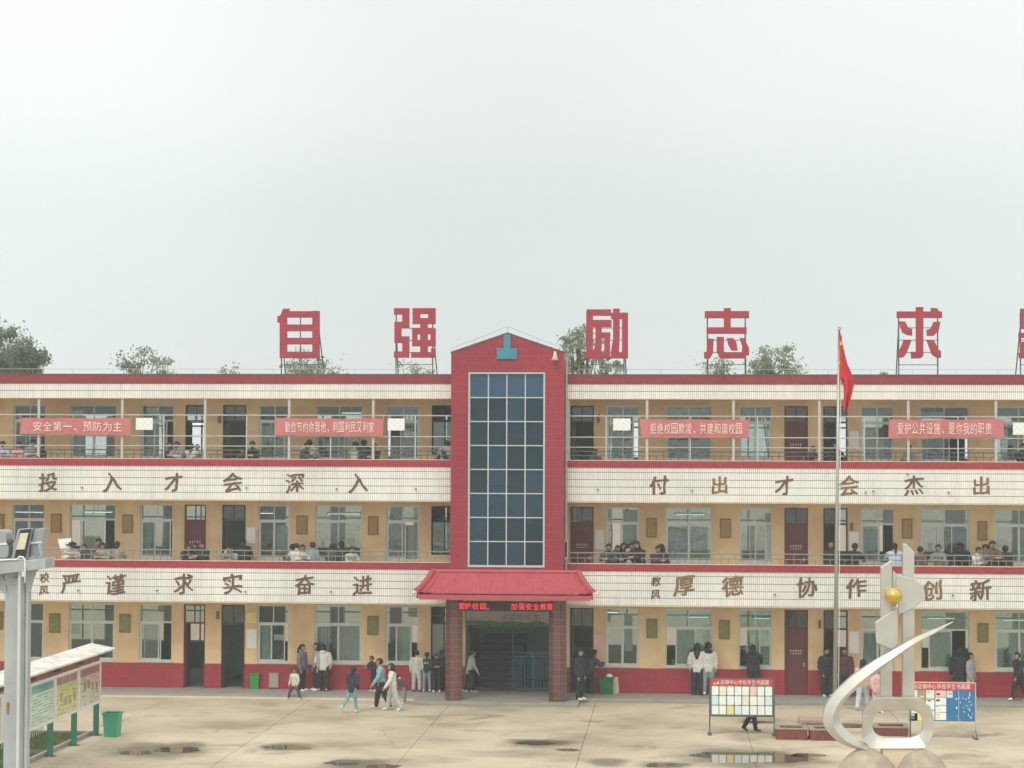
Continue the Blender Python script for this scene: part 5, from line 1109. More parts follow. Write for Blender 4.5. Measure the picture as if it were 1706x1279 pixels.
# octagonal ring with a rounded opening
oc = [(1453.5, 1160), (1529, 1160), (1547, 1174), (1553, 1192), (1553, 1216), (1539, 1243), (1447, 1244), (1436, 1228), (1435, 1183)]
cxr, cyr, rxr, ryr = 1494, 1203.5, 41.5, 23.5; NR = 64; rm = MB(); ocw = []
for k in range(NR):
    a = 2*math.pi*k/NR; ca, sa = math.cos(a), math.sin(a)
    best = None
    for j in range(len(oc)):
        p0, p1 = oc[j], oc[(j+1) % len(oc)]; dx, dy = p1[0]-p0[0], p1[1]-p0[1]; den = ca*dy-sa*dx
        if abs(den) < 1e-9: continue
        t = ((p0[0]-cxr)*dy-(p0[1]-cyr)*dx)/den; u = ((p0[0]-cxr)*sa-(p0[1]-cyr)*ca)/den
        if t > 0 and -1e-6 <= u <= 1+1e-6: best = t if best is None else max(best, t)
    ex = 2/3.0; ix = cxr+rxr*math.copysign(abs(ca)**ex, ca); iy = cyr+ryr*math.copysign(abs(sa)**ex, sa)
    o_ = at(cxr+ca*best, cyr+sa*best, SY); i_ = at(ix, iy, SY)
    rm.v += [(o_.x, SY-.34, o_.z), (i_.x, SY-.22, i_.z), (i_.x, SY-.10, i_.z), (o_.x, SY-.10, o_.z)]
for k in range(NR):
    for j in range(4): a = k*4+j; c = k*4+(j+1) % 4; n_ = ((k+1) % NR)*4; rm.f.append((a, n_+j, n_+(j+1) % 4, c)); rm.m.append(0)
bevel(part('ring', rm, M_steel, sc_, label='octagonal steel ring with a rounded oblong opening'), .012)
sp([(1514, 1180), (1516, 1180), (1516, 1232), (1514, 1232)], SY-.22, SY-.2, 'thin_rod', M_iron, .001)
for k in (0, 1):
    q0, q1 = [(1466, 1238), (1520, 1238)][k], None
zb_ = at(1495, 1245, SY).z
def lump(cx_, topy, rpx, lbl, seed):
    q = at(cx_, topy, SY-.3); r = rpx/80.5; bm = bmesh.new(); bmesh.ops.create_icosphere(bm, subdivisions=4, radius=1)
    for v in bm.verts:
        n_ = noise.noise(v.co*1.3+Vector((seed, 0, 0))); f = 1+.06*n_; v.co = Vector((v.co.x*r*f, v.co.y*r*f, v.co.z*r*1.15*f))
    me = bpy.data.meshes.new('boulder'); bm.to_mesh(me); bm.free(); me.materials.append(M_boulder); me.polygons.foreach_set('use_smooth', [True]*len(me.polygons))
    o = bpy.data.objects.new('boulder', me); COL.objects.link(o); o.location = (q.x, SY-.3, q.z-r*1.12); tag(o, lbl, 'boulder'); return o
lump(1443, 1248, 52, 'larger rounded pinkish boulder at the foot of the steel ribbon', 1)
lump(1536, 1250, 43, 'smaller rounded pinkish boulder under the steel ring', 4)
pe = MB(); zz = zb_; 
for (h0, h1, r0) in ((0, .5, 1.5), (.5, 1.55, 1.2)): pe.box(at(1493, 1240, SY).x-r0, at(1493, 1240, SY).x+r0, SY-1.1*r0+.2, SY+.9*r0, h0, h1)
bevel(part('pedestal', pe, M_pinkslab, sc_), .03)
part('neck', MB().box(at(1468, 1240, SY).x, at(1520, 1240, SY).x, SY-.3, SY+.2, 1.55, at(1495, 1243, SY).z), M_soffit, sc_)

# ------------------------------------------------------------------ trees beyond the school
def leaf_mat(name, c):
    m = mat(name, c, .75, .35, .6, coords='World'); t = m.node_tree; p = t.nodes['Principled BSDF']; tr = N(t, 'ShaderNodeBsdfTranslucent'); mx = N(t, 'ShaderNodeMixShader'); mx.inputs[0].default_value = .45
    src = p.inputs['Base Color'].links[0].from_socket; t.links.new(src, tr.inputs[0]); t.links.new(p.outputs[0], mx.inputs[1]); t.links.new(tr.outputs[0], mx.inputs[2]); t.links.new(mx.outputs[0], t.nodes['Material Output'].inputs[0]); return m
M_leaf = [leaf_mat('leaf_hazed_dark', (.17, .22, .165)), leaf_mat('leaf_hazed_mid', (.24, .30, .21)), leaf_mat('leaf_hazed_pale', (.31, .37, .27))]  # greyed and lightened: distance haze put into the leaf colours
M_bark = mat('bark', (.12, .09, .06), .9, .25, 4)
def tree(px, ptop, hw_px, Y, lbl, dens_, mi, seed, nb_=None, lobes=None):
    rg = random.Random(seed); T_ = at(px, ptop, Y); s_ = F_PX/(Y+75); rw = hw_px/s_; H = T_.z; cz = H-rw*.95
    t_ = thing('tree', lbl, 'tree', (T_.x, Y, 0), 'trees behind the school roof')
    tr = MB(); base = Vector((T_.x, Y, 0)); top = Vector((T_.x+rg.uniform(-.3, .3), Y, cz+.2*rw))
    tr.tube([base, base.lerp(top, .35)+Vector((.15, 0, 0)), base.lerp(top, .7), top], [.26, .2, .13, .04], 8)
    cl = []
    for k in range(nb_ or 22):
        for _ in range(40):
            d = Vector((rg.uniform(-1, 1), rg.uniform(-1, 1), rg.uniform(-1, 1)))
            if .25 < d.length < 1: break
        c = Vector((T_.x+d.x*rw, Y+d.y*rw*.8, cz+d.z*rw*.95)); cl.append(c)
        s0 = base.lerp(top, rg.uniform(.45, .95)); mid = s0.lerp(c, .5)+Vector((0, 0, .2*rw*rg.random()))
        tr.tube([s0, mid, c], [.06, .035, .012], 5)
    part('trunk', tr, M_bark, t_)
    cr = MB(); sz = .075
    for c in cl:
        rr = rw*rg.uniform(.12, .5)
        for k in range(int(dens_*.95*rg.uniform(.4, 1.3))):
            d = Vector((rg.gauss(0, 1), rg.gauss(0, 1), rg.gauss(0, .7)))*rr*.5; p = c+d
            a = Vector((rg.uniform(-1, 1), rg.uniform(-1, 1), rg.uniform(-1, 1))).normalized(); b_ = a.orthogonal().normalized()*rg.uniform(.6, 1.3)
            q = sz*rg.uniform(.6, 1.4); cr.face([p-a*q, p+b_*q*.7, p+a*q, p-b_*q*.7], 0 if rg.random() < .6 else 1)
    part('crown', cr, [M_leaf[mi], M_leaf[min(mi+1, 2)]], t_)
tree(-12, 540, 56, 38, 'dark dense tree rising over the roof at the left edge', 170, 0, 1, 60)
tree(48, 566, 34, 36, 'dark tree beside the leftmost one, leaning right over the roof', 150, 0, 2, 40)
tree(-30, 518, 40, 42, 'tallest dark tree cut off by the left edge', 110, 0, 9, 30)
tree(230, 579, 40, 38, 'airy tree top above the second banner notice, left part of the roof', 60, 1, 3, 22)
tree(275, 601, 22, 40, 'low tree tip just right of the airy tree top', 50, 1, 33, 14)
tree(390, 606, 26, 40, 'small sparse tree tip between the airy tree and the first roof character', 30, 1, 4, 14)
tree(515, 582, 46, 36, 'olive tree behind the leftmost roof character', 70, 1, 5, 26)
tree(690, 596, 32, 38, 'thin tree behind the second roof character', 40, 1, 6, 18)
tree(966, 545, 38, 34, 'tall light green tree between the tower gable and the third roof character', 55, 2, 7, 40)
tree(1010, 590, 30, 36, 'lower light green tree beneath the third roof character', 70, 2, 17, 20)
tree(1290, 567, 42, 37, 'rounded pale tree right of the heart stroke roof character', 85, 1, 8, 30)
tree(1200, 598, 36, 38, 'low pale tree beneath the heart stroke roof character', 60, 2, 10, 20)
tree(1480, 612, 18, 40, 'tiny tree tip left of the open roof character', 20, 1, 12, 8)

# ------------------------------------------------------------------ people
def v3(*a): return Vector(a)
class Body:
    def __init__(s): s.mb = MB(); s.lab = []     # label samples: (point, radius, label)
    def limb(s, P, Rr, lab, n=14, flat=1.0, lat=None):
        P = [Vector(p) for p in P]; i0 = len(s.mb.v)
        for k, p in enumerate(P):
            d = (P[min(k+1, len(P)-1)]-P[max(k-1, 0)]).normalized()
            a = (lat - d*lat.dot(d)) if lat is not None else d.orthogonal()
            a.normalize(); b_ = d.cross(a)
            for j in range(n):
                t = 2*math.pi*j/n; s.mb.v.append(tuple(p+a*math.cos(t)*Rr[k]+b_*math.sin(t)*Rr[k]*flat))
        for k in range(len(P)-1):
            for j in range(n): s.mb.f.append((i0+k*n+j, i0+k*n+(j+1) % n, i0+(k+1)*n+(j+1) % n, i0+(k+1)*n+j)); s.mb.m.append(0)
            for f in (0, .25, .5, .75, 1):
                s.lab.append((P[k].lerp(P[k+1], f), (Rr[k]*(1-f)+Rr[k+1]*f)*(.5+.5*flat), lab))
        s.mb.f.append(tuple(i0+j for j in range(n))[::-1]); s.mb.f.append(tuple(i0+(len(P)-1)*n+j for j in range(n))); s.mb.m += [0, 0]
        for k in (0, len(P)-1): s.mb.sphere(P[k], Rr[k]*.98, Rr[k]*(.98 if lat is None else flat), Rr[k]*.9*(1 if lat is None else .5), 12, 8)
    def ball(s, c, rx, ry, rz, lab, n=16, m=12):
        s.mb.sphere(c, rx, ry, rz, n, m); s.lab.append((Vector(c), (rx+ry+rz)/3, lab))
SKIN, TOP, BOT_, SHOE, DARK = range(5)
def rotx(v, a): return Matrix.Rotation(a, 3, 'X') @ v
def make_body(lean=0, twist=0, arms=None, legs=None, jacket=1.0, trous=1.0, head=0.0, sleeve=1.0, skirt=False):
    # faces -Y, 1.6 m tall; directions are given as (forward, side, down) weights
    B_ = Body(); hip = v3(0, 0, .84); up = rotx(v3(0, 0, 1), R(lean)); lat = v3(1, 0, 0); fw = rotx(v3(0, -1, 0), R(lean))
    def sp_(t, f=0): return hip+up*t+fw*f
    j = jacket
    B_.limb([sp_(-.06), sp_(.04), sp_(.16), sp_(.28), sp_(.40), sp_(.465)], [.145*j, .155*j, .145*j, .158*j, .168*j, .10*j], TOP, 18, .64, lat)
    B_.limb([sp_(.42), sp_(.54, .015)], [.058, .048], SKIN)
    hc = sp_(.645, .02)+rotx(v3(0, 0, 0), 0); hr = R(lean*.3+head)
    B_.ball(hc, .076, .092, .108, SKIN); B_.ball(hc+rotx(v3(0, -.025, -.06), hr), .056, .066, .055, SKIN)
    B_.ball(hc+rotx(v3(0, -.098, -.012), hr), .014, .02, .022, SKIN, 8, 6)
    for sx in (-1, 1):
        B_.ball(hc+rotx(v3(sx*.078, .005, -.005), hr), .012, .022, .03, SKIN, 8, 6)
        B_.ball(hc+rotx(v3(sx*.03, -.084, .008), hr), .013, .012, .009, DARK, 8, 6)
    B_.ball(hc+rotx(v3(0, -.084, -.055), hr), .022, .012, .007, DARK, 8, 6)
    arms = arms or [((0, .12, 1), (.15, .05, 1)), ((0, .12, 1), (.15, .05, 1))]
    for sx, (ua, fa) in zip((-1, 1), arms):
        def dv(w): return (fw*w[0]+lat*sx*w[1]-v3(0, 0, 1)*w[2]).normalized()
        S_ = sp_(.42)+lat*sx*.165*(.6+.4*j); E_ = S_+dv(ua)*.275; W_ = E_+dv(fa)*.235
        B_.limb([sp_(.425)+lat*sx*.08, S_], [.07*j, .062*j], TOP)
        B_.limb([S_, S_.lerp(E_, .5), E_], [.060*j, .054*j*sleeve, .046*j*sleeve], TOP); B_.limb([E_, E_.lerp(W_, .55), W_], [.046*j*sleeve, .044*j*sleeve, .034*j*sleeve], TOP)
        d = dv(fa); H0 = W_+d*.03; palm = W_+d*.09; side = d.cross(lat).normalized() if abs(d.dot(lat)) < .95 else fw
        B_.limb([W_, H0, palm], [.024, .03, .034], SKIN, 10, .6)
        for q, (o_, ln_) in enumerate(((-.027, .062), (-.009, .072), (.009, .068), (.027, .052))):
            f0 = palm+side*o_; B_.limb([f0, f0+d*ln_*.55, f0+d*ln_*.9-lat*sx*.018], [.0105, .010, .008], SKIN, 8)
        B_.limb([H0+side*.03, H0+side*.055+d*.03, H0+side*.055+d*.06], [.0115, .011, .009], SKIN, 8)
    legs = legs or [((0.02, .08, 1), (-.02, .03, 1)), ((0.02, .08, 1), (-.02, .03, 1))]
    B_.limb([hip+v3(0, 0, .02), hip+v3(0, 0, -.10)], [.14*trous**.5, .135*trous**.5], BOT_, 18, .7, lat)
    for sx, (th, sh) in zip((-1, 1), legs):
        def dv(w): return (v3(0, -1, 0)*w[0]+lat*sx*w[1]-v3(0, 0, 1)*w[2]).normalized()
        H_ = hip+v3(sx*.075, 0, -.05); K = H_+dv(th)*.37; A = K+dv(sh)*.36
        t = trous
        B_.limb([H_, H_.lerp(K, .5), K], [.092*t**.5, .08*t**.6, .062*t], BOT_); B_.limb([K, K.lerp(A, .4), A], [.062*t, .058*t, .048*t], BOT_)
        fd = (v3(0, -1, 0)*1+dv(sh)*.0); sd = dv(sh); tilt = math.atan2(-sd.y if False else 0, 1)
        foot_dir = (v3(0, -1, 0)-sd*(v3(0, -1, 0).dot(sd))*1.0); foot_dir = foot_dir.normalized() if foot_dir.length > .2 else v3(0, -1, 0)
        if sh[0] > -.5: foot_dir = v3(0, -1, -.02)
        B_.limb([A-sd*(-.01)-foot_dir*.035, A+sd*.03+foot_dir*.05, A+sd*.042+foot_dir*.15], [.042, .044, .034], SHOE, 12)
    B_.head = hc; B_.hr = hr; B_.up = up; B_.fw = fw
    return B_
body_cache = {}
def finish_body(key, kw):
    if key in body_cache: return body_cache[key]
    B_ = make_body(**kw); me = B_.mb.mesh('body', []) ; o = bpy.data.objects.new('tmp', me); COL.objects.link(o)
    md = o.modifiers.new('r', 'REMESH'); md.mode = 'VOXEL'; md.voxel_size = .0105
    sm = o.modifiers.new('s', 'SMOOTH'); sm.factor = .5; sm.iterations = 2
    dg = bpy.context.evaluated_depsgraph_get(); dg.update(); m2 = bpy.data.meshes.new_from_object(o.evaluated_get(dg)); bpy.data.objects.remove(o); bpy.data.meshes.remove(me)
    n = len(m2.vertices); co = np.empty(n*3); m2.vertices.foreach_get('co', co); co = co.reshape(-1, 3)
    C_ = np.array([tuple(l[0]) for l in B_.lab]); Rr = np.array([l[1] for l in B_.lab]); Lb = np.array([l[2] for l in B_.lab])
    C_ = C_.astype(float)
    def label(P):
        out = np.empty(len(P), int)
        for s0 in range(0, len(P), 4000):
            d = np.linalg.norm(P[s0:s0+4000, None, :]-C_[None], axis=2)-Rr[None]; d += np.where(Lb == SKIN, .004, 0)[None]; d -= np.where(Lb == DARK, .006, 0)[None]; out[s0:s0+4000] = Lb[d.argmin(1)]
        return out
    zmin = co[:, 2].min(); vl = label(co)
    # cloth folds
    nr = np.empty(n*3); m2.vertices.foreach_get('normal', nr); nr = nr.reshape(-1, 3)
    f = np.sin(co[:, 2]*46+np.sin(co[:, 0]*21+co[:, 1]*17)*2.2)*np.sin(co[:, 0]*33+co[:, 2]*9+2)
    amp = np.where(vl == TOP, .0065, np.where(vl == BOT_, .0055, 0)); co2 = co+nr*(f*amp)[:, None]; co2[:, 2] -= zmin
    m2.vertices.foreach_set('co', co2.reshape(-1))
    for _ in range(5): m2.materials.append(None)
    nf = len(m2.polygons); ce = np.empty(nf*3); m2.polygons.foreach_get('center', ce); ce = ce.reshape(-1, 3).copy(); ce[:, 2] += 0
    cc = np.empty(nf*4, int)
    li = np.array([p.vertices[0] for p in m2.polygons]) ; li2 = np.array([p.vertices[2] for p in m2.polygons])
    fl = label((co[li]+co[li2])/2)
    m2.polygons.foreach_set('material_index', fl.tolist()); m2.polygons.foreach_set('use_smooth', [True]*nf); m2.update()
    body_cache[key] = (m2, B_.head-v3(0, 0, zmin), B_.hr, B_.up, B_.fw, zmin); return body_cache[key]
ARM = ((0, .12, 1), (.15, .05, 1))
POSE = {
 'stand': dict(), 'stand_jacket': dict(jacket=1.22, trous=1.25, sleeve=1.15, arms=[((0, .16, 1), (.25, -.05, 1)), ((0, .16, 1), (.25, -.05, 1))]),
 'stand_wide': dict(jacket=1.3, trous=1.5, sleeve=1.25, arms=[((.1, .2, 1), (.5, -.2, 1)), ((.05, .2, 1), (.4, -.1, 1))]),
 'lean': dict(lean=12, jacket=1.12, arms=[((.75, .25, .8), (.6, -.75, -.25)), ((.75, .25, .8), (.6, -.75, -.25))], head=8),
 'lean_jacket': dict(lean=16, jacket=1.32, trous=1.2, sleeve=1.2, arms=[((.8, .3, .7), (.7, -.5, -.3)), ((.8, .3, .7), (.7, -.5, -.3))], head=12),
 'bend': dict(lean=38, jacket=1.25, trous=1.1, sleeve=1.2, arms=[((.8, .3, .6), (.9, -.3, .1)), ((.8, .3, .6), (.9, -.3, .1))], head=18),
 'walk': dict(lean=6, jacket=1.25, trous=1.35, sleeve=1.15, arms=[((-.35, .12, 1), (.1, .05, 1)), ((.35, .12, 1), (.75, 0, 1))], legs=[((.35, .04, 1), (.12, .02, 1)), ((-.22, .04, 1), (-.5, .02, 1))]),
 'stride': dict(lean=4, jacket=1.2, trous=1.15, arms=[((-.2, .35, 1), (.3, .1, 1)), ((.2, .35, 1), (.5, -.1, 1))], legs=[((.15, .42, 1), (.0, .36, 1)), ((.1, .42, 1), (-.05, .36, 1))]),
 'run': dict(lean=10, jacket=1.15, trous=.95, arms=[((-.4, .25, .9), (.6, -.2, .8)), ((.4, .25, .9), (.9, -.1, .4))], legs=[((.15, .10, 1), (.02, .06, 1)), ((-.35, .10, 1), (-.95, .10, .75))]),
 'reach': dict(lean=10, jacket=1.15, trous=1.0, arms=[((.2, .2, 1), (.5, 0, .8)), ((.1, .8, .75), (.25, .85, .5))], legs=[((.25, .05, 1), (.05, .02, 1)), ((-.2, .05, 1), (-.3, .02, 1))]),
}
cloth = {}
def C(name, col, var=.16): 
    if name not in cloth: cloth[name] = mat(name, col, .85, var, 5, bump=.2)
    return cloth[name]
BLK = C('black_cloth', (.024, .025, .028)); NAVY = C('navy_cloth', (.022, .028, .05)); WHT = C('white_cloth', (.66, .65, .60)); CRM = C('cream_cloth', (.60, .57, .49)); GRY = C('grey_cloth', (.24, .24, .23)); LGR = C('light_grey_cloth', (.48, .49, .46))
DEN = C('denim_blue', (.26, .40, .46)); TEAL = C('teal_denim', (.16, .34, .38)); JEAN = C('faded_jeans', (.24, .29, .33)); LJE = C('pale_jeans', (.50, .60, .66)); PUR = C('purple_grey_cloth', (.17, .15, .19)); BRN = C('brown_cloth', (.15, .09, .075)); MAR = C('dark_maroon_cloth', (.09, .03, .04)); PNK = C('pink_cloth', (.68, .42, .42)); CAM = C('camouflage_cloth', (.34, .33, .29), .6); SBL = C('pale_blue_cloth', (.52, .60, .76)); DGR = C('dark_grey_cloth', (.07, .07, .075)); LIL = C('grey_lilac_cloth', (.36, .34, .38))
SKN = mat('skin', (.40, .245, .18), .6, .06, 6); HAIR = mat('black_hair', (.014, .012, .012), .5, .25, 14); SHW = mat('white_shoe', (.72, .72, .70), .6, .06, 8); SHB = mat('dark_shoe', (.04, .04, .04), .6, .1, 8)
def hair_mesh(key, style):
    m2, hc, hr, up, fw, zm = body_cache[key]; mb = MB()
    def Q(x, y, z): return hc+rotx(v3(x, y, z), hr)
    c = Q(0, .018, .022); i0 = len(mb.v)
    bm = bmesh.new(); bmesh.ops.create_icosphere(bm, subdivisions=3, radius=1)
    kill = []
    for v in bm.verts:
        d = v.co.copy(); n_ = 1+.10*noise.noise(d*4)
        if style != 'back' and d.y < -.36 and d.z < .16+.12*math.sin(d.x*9): kill.append(v)
        elif d.z < (-.75 if style == 'short' else -.9): kill.append(v)
        v.co = c+rotx(v3(d.x*.099*n_, d.y*.114*n_, d.z*.114*n_), hr)
    bmesh.ops.delete(bm, geom=kill, context='VERTS'); me = bpy.data.meshes.new('hair'); bm.to_mesh(me); bm.free()
    mb.v += [tuple(v.co) for v in me.vertices]; mb.f += [tuple(p.vertices) for p in me.polygons]; mb.m += [0]*len(mb.f); bpy.data.meshes.remove(me)
    def lock(P, rs, fl=.6, n=10):
        P = [Q(*p) if not isinstance(p, Vector) else p for p in P]; i0 = len(mb.v); lat = v3(1, 0, 0)
        for k, p in enumerate(P):
            d = (P[min(k+1, len(P)-1)]-P[max(k-1, 0)]).normalized(); a = (lat-d*lat.dot(d)).normalized(); b_ = d.cross(a)
            for j in range(n): t = 2*math.pi*j/n; mb.v.append(tuple(p+a*math.cos(t)*rs[k]+b_*math.sin(t)*rs[k]*fl))
        for k in range(len(P)-1):
            for j in range(n): mb.f.append((i0+k*n+j, i0+k*n+(j+1) % n, i0+(k+1)*n+(j+1) % n, i0+(k+1)*n+j)); mb.m.append(0)
        mb.f.append(tuple(i0+(len(P)-1)*n+j for j in range(n))); mb.m.append(0)
    if style == 'bob': lock([(0, .03, .03), (0, .045, -.06), (0, .045, -.13), (0, .04, -.16)], [.095, .108, .10, .08], .75)
    if style == 'long': lock([(0, .03, .03), (0, .06, -.08), (0, .13, -.22), (0, .14, -.36)], [.094, .098, .085, .05], .5)
    if style == 'pony': lock([(0, .10, .03), (0, .15, -.02), (0, .17, -.14), (0, .16, -.30)], [.03, .04, .042, .015], .9)
    return mb
hair_cache = {}
def person(pose, x, y, z, rz, scale, top, bot, label, hair='short', shoe=SHW, group=None, hood=None, hat=None, skin=SKN, logo=None, hairm=HAIR, bag=None):
    kw = POSE[pose]; m2, hc, hr, up, fw, zm = finish_body(pose, kw)
    t_ = thing('person', label, 'person', (x, y, z), group); t_.rotation_euler = (0, 0, R(rz)); t_.scale = (scale*1.07, scale*1.07, scale)
    o = bpy.data.objects.new('body', m2); COL.objects.link(o); o.parent = t_
    for k, m in enumerate((skin, top, bot, shoe, M_black)): o.material_slots[k].link = 'OBJECT'; o.material_slots[k].material = m
    hk = (pose, hair)
    if hk not in hair_cache: hair_cache[hk] = hair_mesh(pose, hair).mesh('hair', hairm, smooth=True)
    h = bpy.data.objects.new('hair', hair_cache[hk]); COL.objects.link(h); h.parent = t_
    def child(nm, mb, m, sm=True): c = bpy.data.objects.new(nm, mb.mesh(nm, m, smooth=sm)); COL.objects.link(c); c.parent = t_; return c
    back = -fw
    if hood: q = hc-up*.15+back*.09; child('hood', MB().sphere(tuple(q), .12, .07, .075, 14, 10), hood)
    if hat: q = hc+up*.05; child('hat', MB().tube([tuple(q), tuple(q+up*.02)], [.19, .19], 20).tube([tuple(q+up*.02), tuple(q+up*.09)], [.10, .085], 16), hat)
    if logo: q = hc-up*.28+back*(.64*.17*kw.get('jacket', 1)+.004); lm = MB(); [lm.box(q.x-.08, q.x+.08, q.y, q.y+.008, q.z-.02-k*.05, q.z+.012-k*.05) for k in (0, 1)]; child('back_print', lm, logo, False)
    if bag: q = hc-up*.32+back*.17; child('backpack', MB().sphere(tuple(q), .14, .08, .19, 14, 10), bag)
    return t_
def yard(pose, px, pfeet, ptop, rz, top, bot, label, z=0.0, **k):
    p = atz(px, pfeet, z)
    if z > 0 and p.y > 1.25: p = atz(px, pfeet, z); q_ = at(px, pfeet, 1.25); p = Vector((q_.x, 1.25, z))
    t = at(px, ptop, p.y).z-z; return person(pose, p.x, p.y, z, rz, max(.6, min(1.15, t/TALL[pose])), top, bot, label, **k)
TALL = {'bend': 1.36, 'lean': 1.56, 'lean_jacket': 1.54}
for kk in POSE: TALL.setdefault(kk, 1.6)
PF = .118
yard('stride', 491, 1165, 1112, -25, CRM, DGR, 'small child in a pale sweater with a dark chest print, legs apart', z=0, shoe=SHW)
yard('stand_jacket', 503, 1151, 1074, 70, PUR, BLK, 'girl in a purple grey jacket with a long ponytail, seen in profile', z=PF, hair='pony')
yard('stand', 527, 1147, 1072, -60, LIL, BLK, 'student in a lilac patterned top half hidden by the white hoodie', z=PF, hair='bob')
yard('stand_wide', 538, 1151, 1074, 180, WHT, BLK, 'student in a white hoodie and wide black trousers, back turned', z=PF, hair='bob', hood=WHT)
yard('run', 586, 1187, 1110, 160, NAVY, TEAL, 'girl in teal jeans running with a dark jacket slipping off her shoulders', hair='pony')
yard('lean', 623, 1150, 1094, -40, BLK, BLK, 'child in black standing by the red base behind the denim jacket', z=PF)
yard('walk', 636, 1181, 1098, -80, DEN, BLK, 'student in a pale denim jacket and wide black trousers walking left')
yard('walk', 655, 1184, 1106, -80, WHT, LGR, 'student in a white jacket and light grey trousers walking behind the denim jacket', hair='bob', hood=NAVY)
yard('bend', 674, 1172, 1128, -95, DGR, GRY, 'child in dark clothes bending forward behind the two walkers', hood=PNK)
yard('stand_jacket', 694, 1152, 1084, 180, CRM, LGR, 'student in a cream sweatshirt and grey trousers facing the window', z=PF, shoe=SHB)
yard('stand', 711, 1152, 1087, 180, NAVY, JEAN, 'student in a navy shirt with white back lettering and jeans', z=PF, logo=WHT)
yard('lean_jacket', 727, 1150, 1090, 10, BLK, BLK, 'figure in black in the shade beside the left portico column', z=PF)
yard('reach', 782, 1150, 1082, 110, LGR, BLK, 'student in a pale grey shirt with one arm out in the hall entrance', z=PF)
yard('stand_jacket', 965, 1166, 1082, 65, BLK, BLK, 'tall student in black with white shoes right of the portico', z=PF)
yard('lean_jacket', 982, 1149, 1085, 120, DGR, NAVY, 'dark figure in the doorway right of the portico', z=PF, shoe=SHB)
yard('stand_wide', 1162, 1153, 1073, 170, WHT, BLK, 'girl in a white coat with long dark hair at the green lit window', z=PF, hair='long', shoe=SHB)
yard('stand_jacket', 1180, 1153, 1064, 188, WHT, JEAN, 'tall student in a white jacket with black hood at the green lit window', z=PF, hood=BLK)
yard('lean_jacket', 1255, 1152, 1078, 185, BLK, BLK, 'student in a black jacket with back lettering leaning at the window', z=PF, logo=GRY, shoe=SHB)
yard('walk', 1251, 1219, 1140, 80, DGR, BLK, 'walker hidden behind the paper display stand except for dark trousers', shoe=SHB)
yard('stand_wide', 1377, 1157, 1080, 20, BLK, BLK, 'student in a long black coat left of the flagpole', z=PF)
yard('stand_wide', 1407, 1157, 1080, -15, MAR, BLK, 'student in a dark maroon coat right of the flagpole', z=PF)
yard('walk', 1437, 1183, 1100, 160, PNK, LJE, 'girl in a pink and white top and pale jeans behind the steel ribbon', hair='long')
yard('stand_wide', 1462, 1188, 1112, 30, PNK, PNK, 'child in a long pink coat behind the sculpture blades')
yard('stand_wide', 1598, 1152, 1080, 175, BLK, BLK, 'dark clad student in the open window bay above the blue board', z=PF)
yard('stand_jacket', 1617, 1152, 1088, 60, LIL, LGR, 'girl in a grey lilac jacket with long dark hair right of the blue board', z=PF, hair='long')
yard('walk', 1698, 1168, 1088, -60, BLK, BLK, 'student in a long black coat walking in at the right edge', z=PF, hair='short')
yard('stand_wide', 1716, 1165, 1098, -90, NAVY, BLK, 'second dark student cut off by the right edge', z=PF)
# people behind sills
def inside(px, ptop, fl, rz, top, label, pose='lean', Y=2.6, **k):
    p = at(px, ptop, Y); s_ = (p.z-FL[fl])/TALL[pose]; person(pose, p.x, Y, FL[fl], rz, min(1.15, s_), top, BLK, label, **k)
inside(689, 1076, 0, 0, BLK, 'dark figure leaning in the open window left of the portico')
inside(1240, 1078, 0, 0, BLK, 'dark figure with a white cap inside the window left of the maroon door', hat=WHT)
inside(1666, 1082, 0, 10, BLK, 'dark figure inside the ground floor window near the right edge')
inside(1137, 741, 2, 20, DGR, 'student inside the third floor window below the right hand banner')
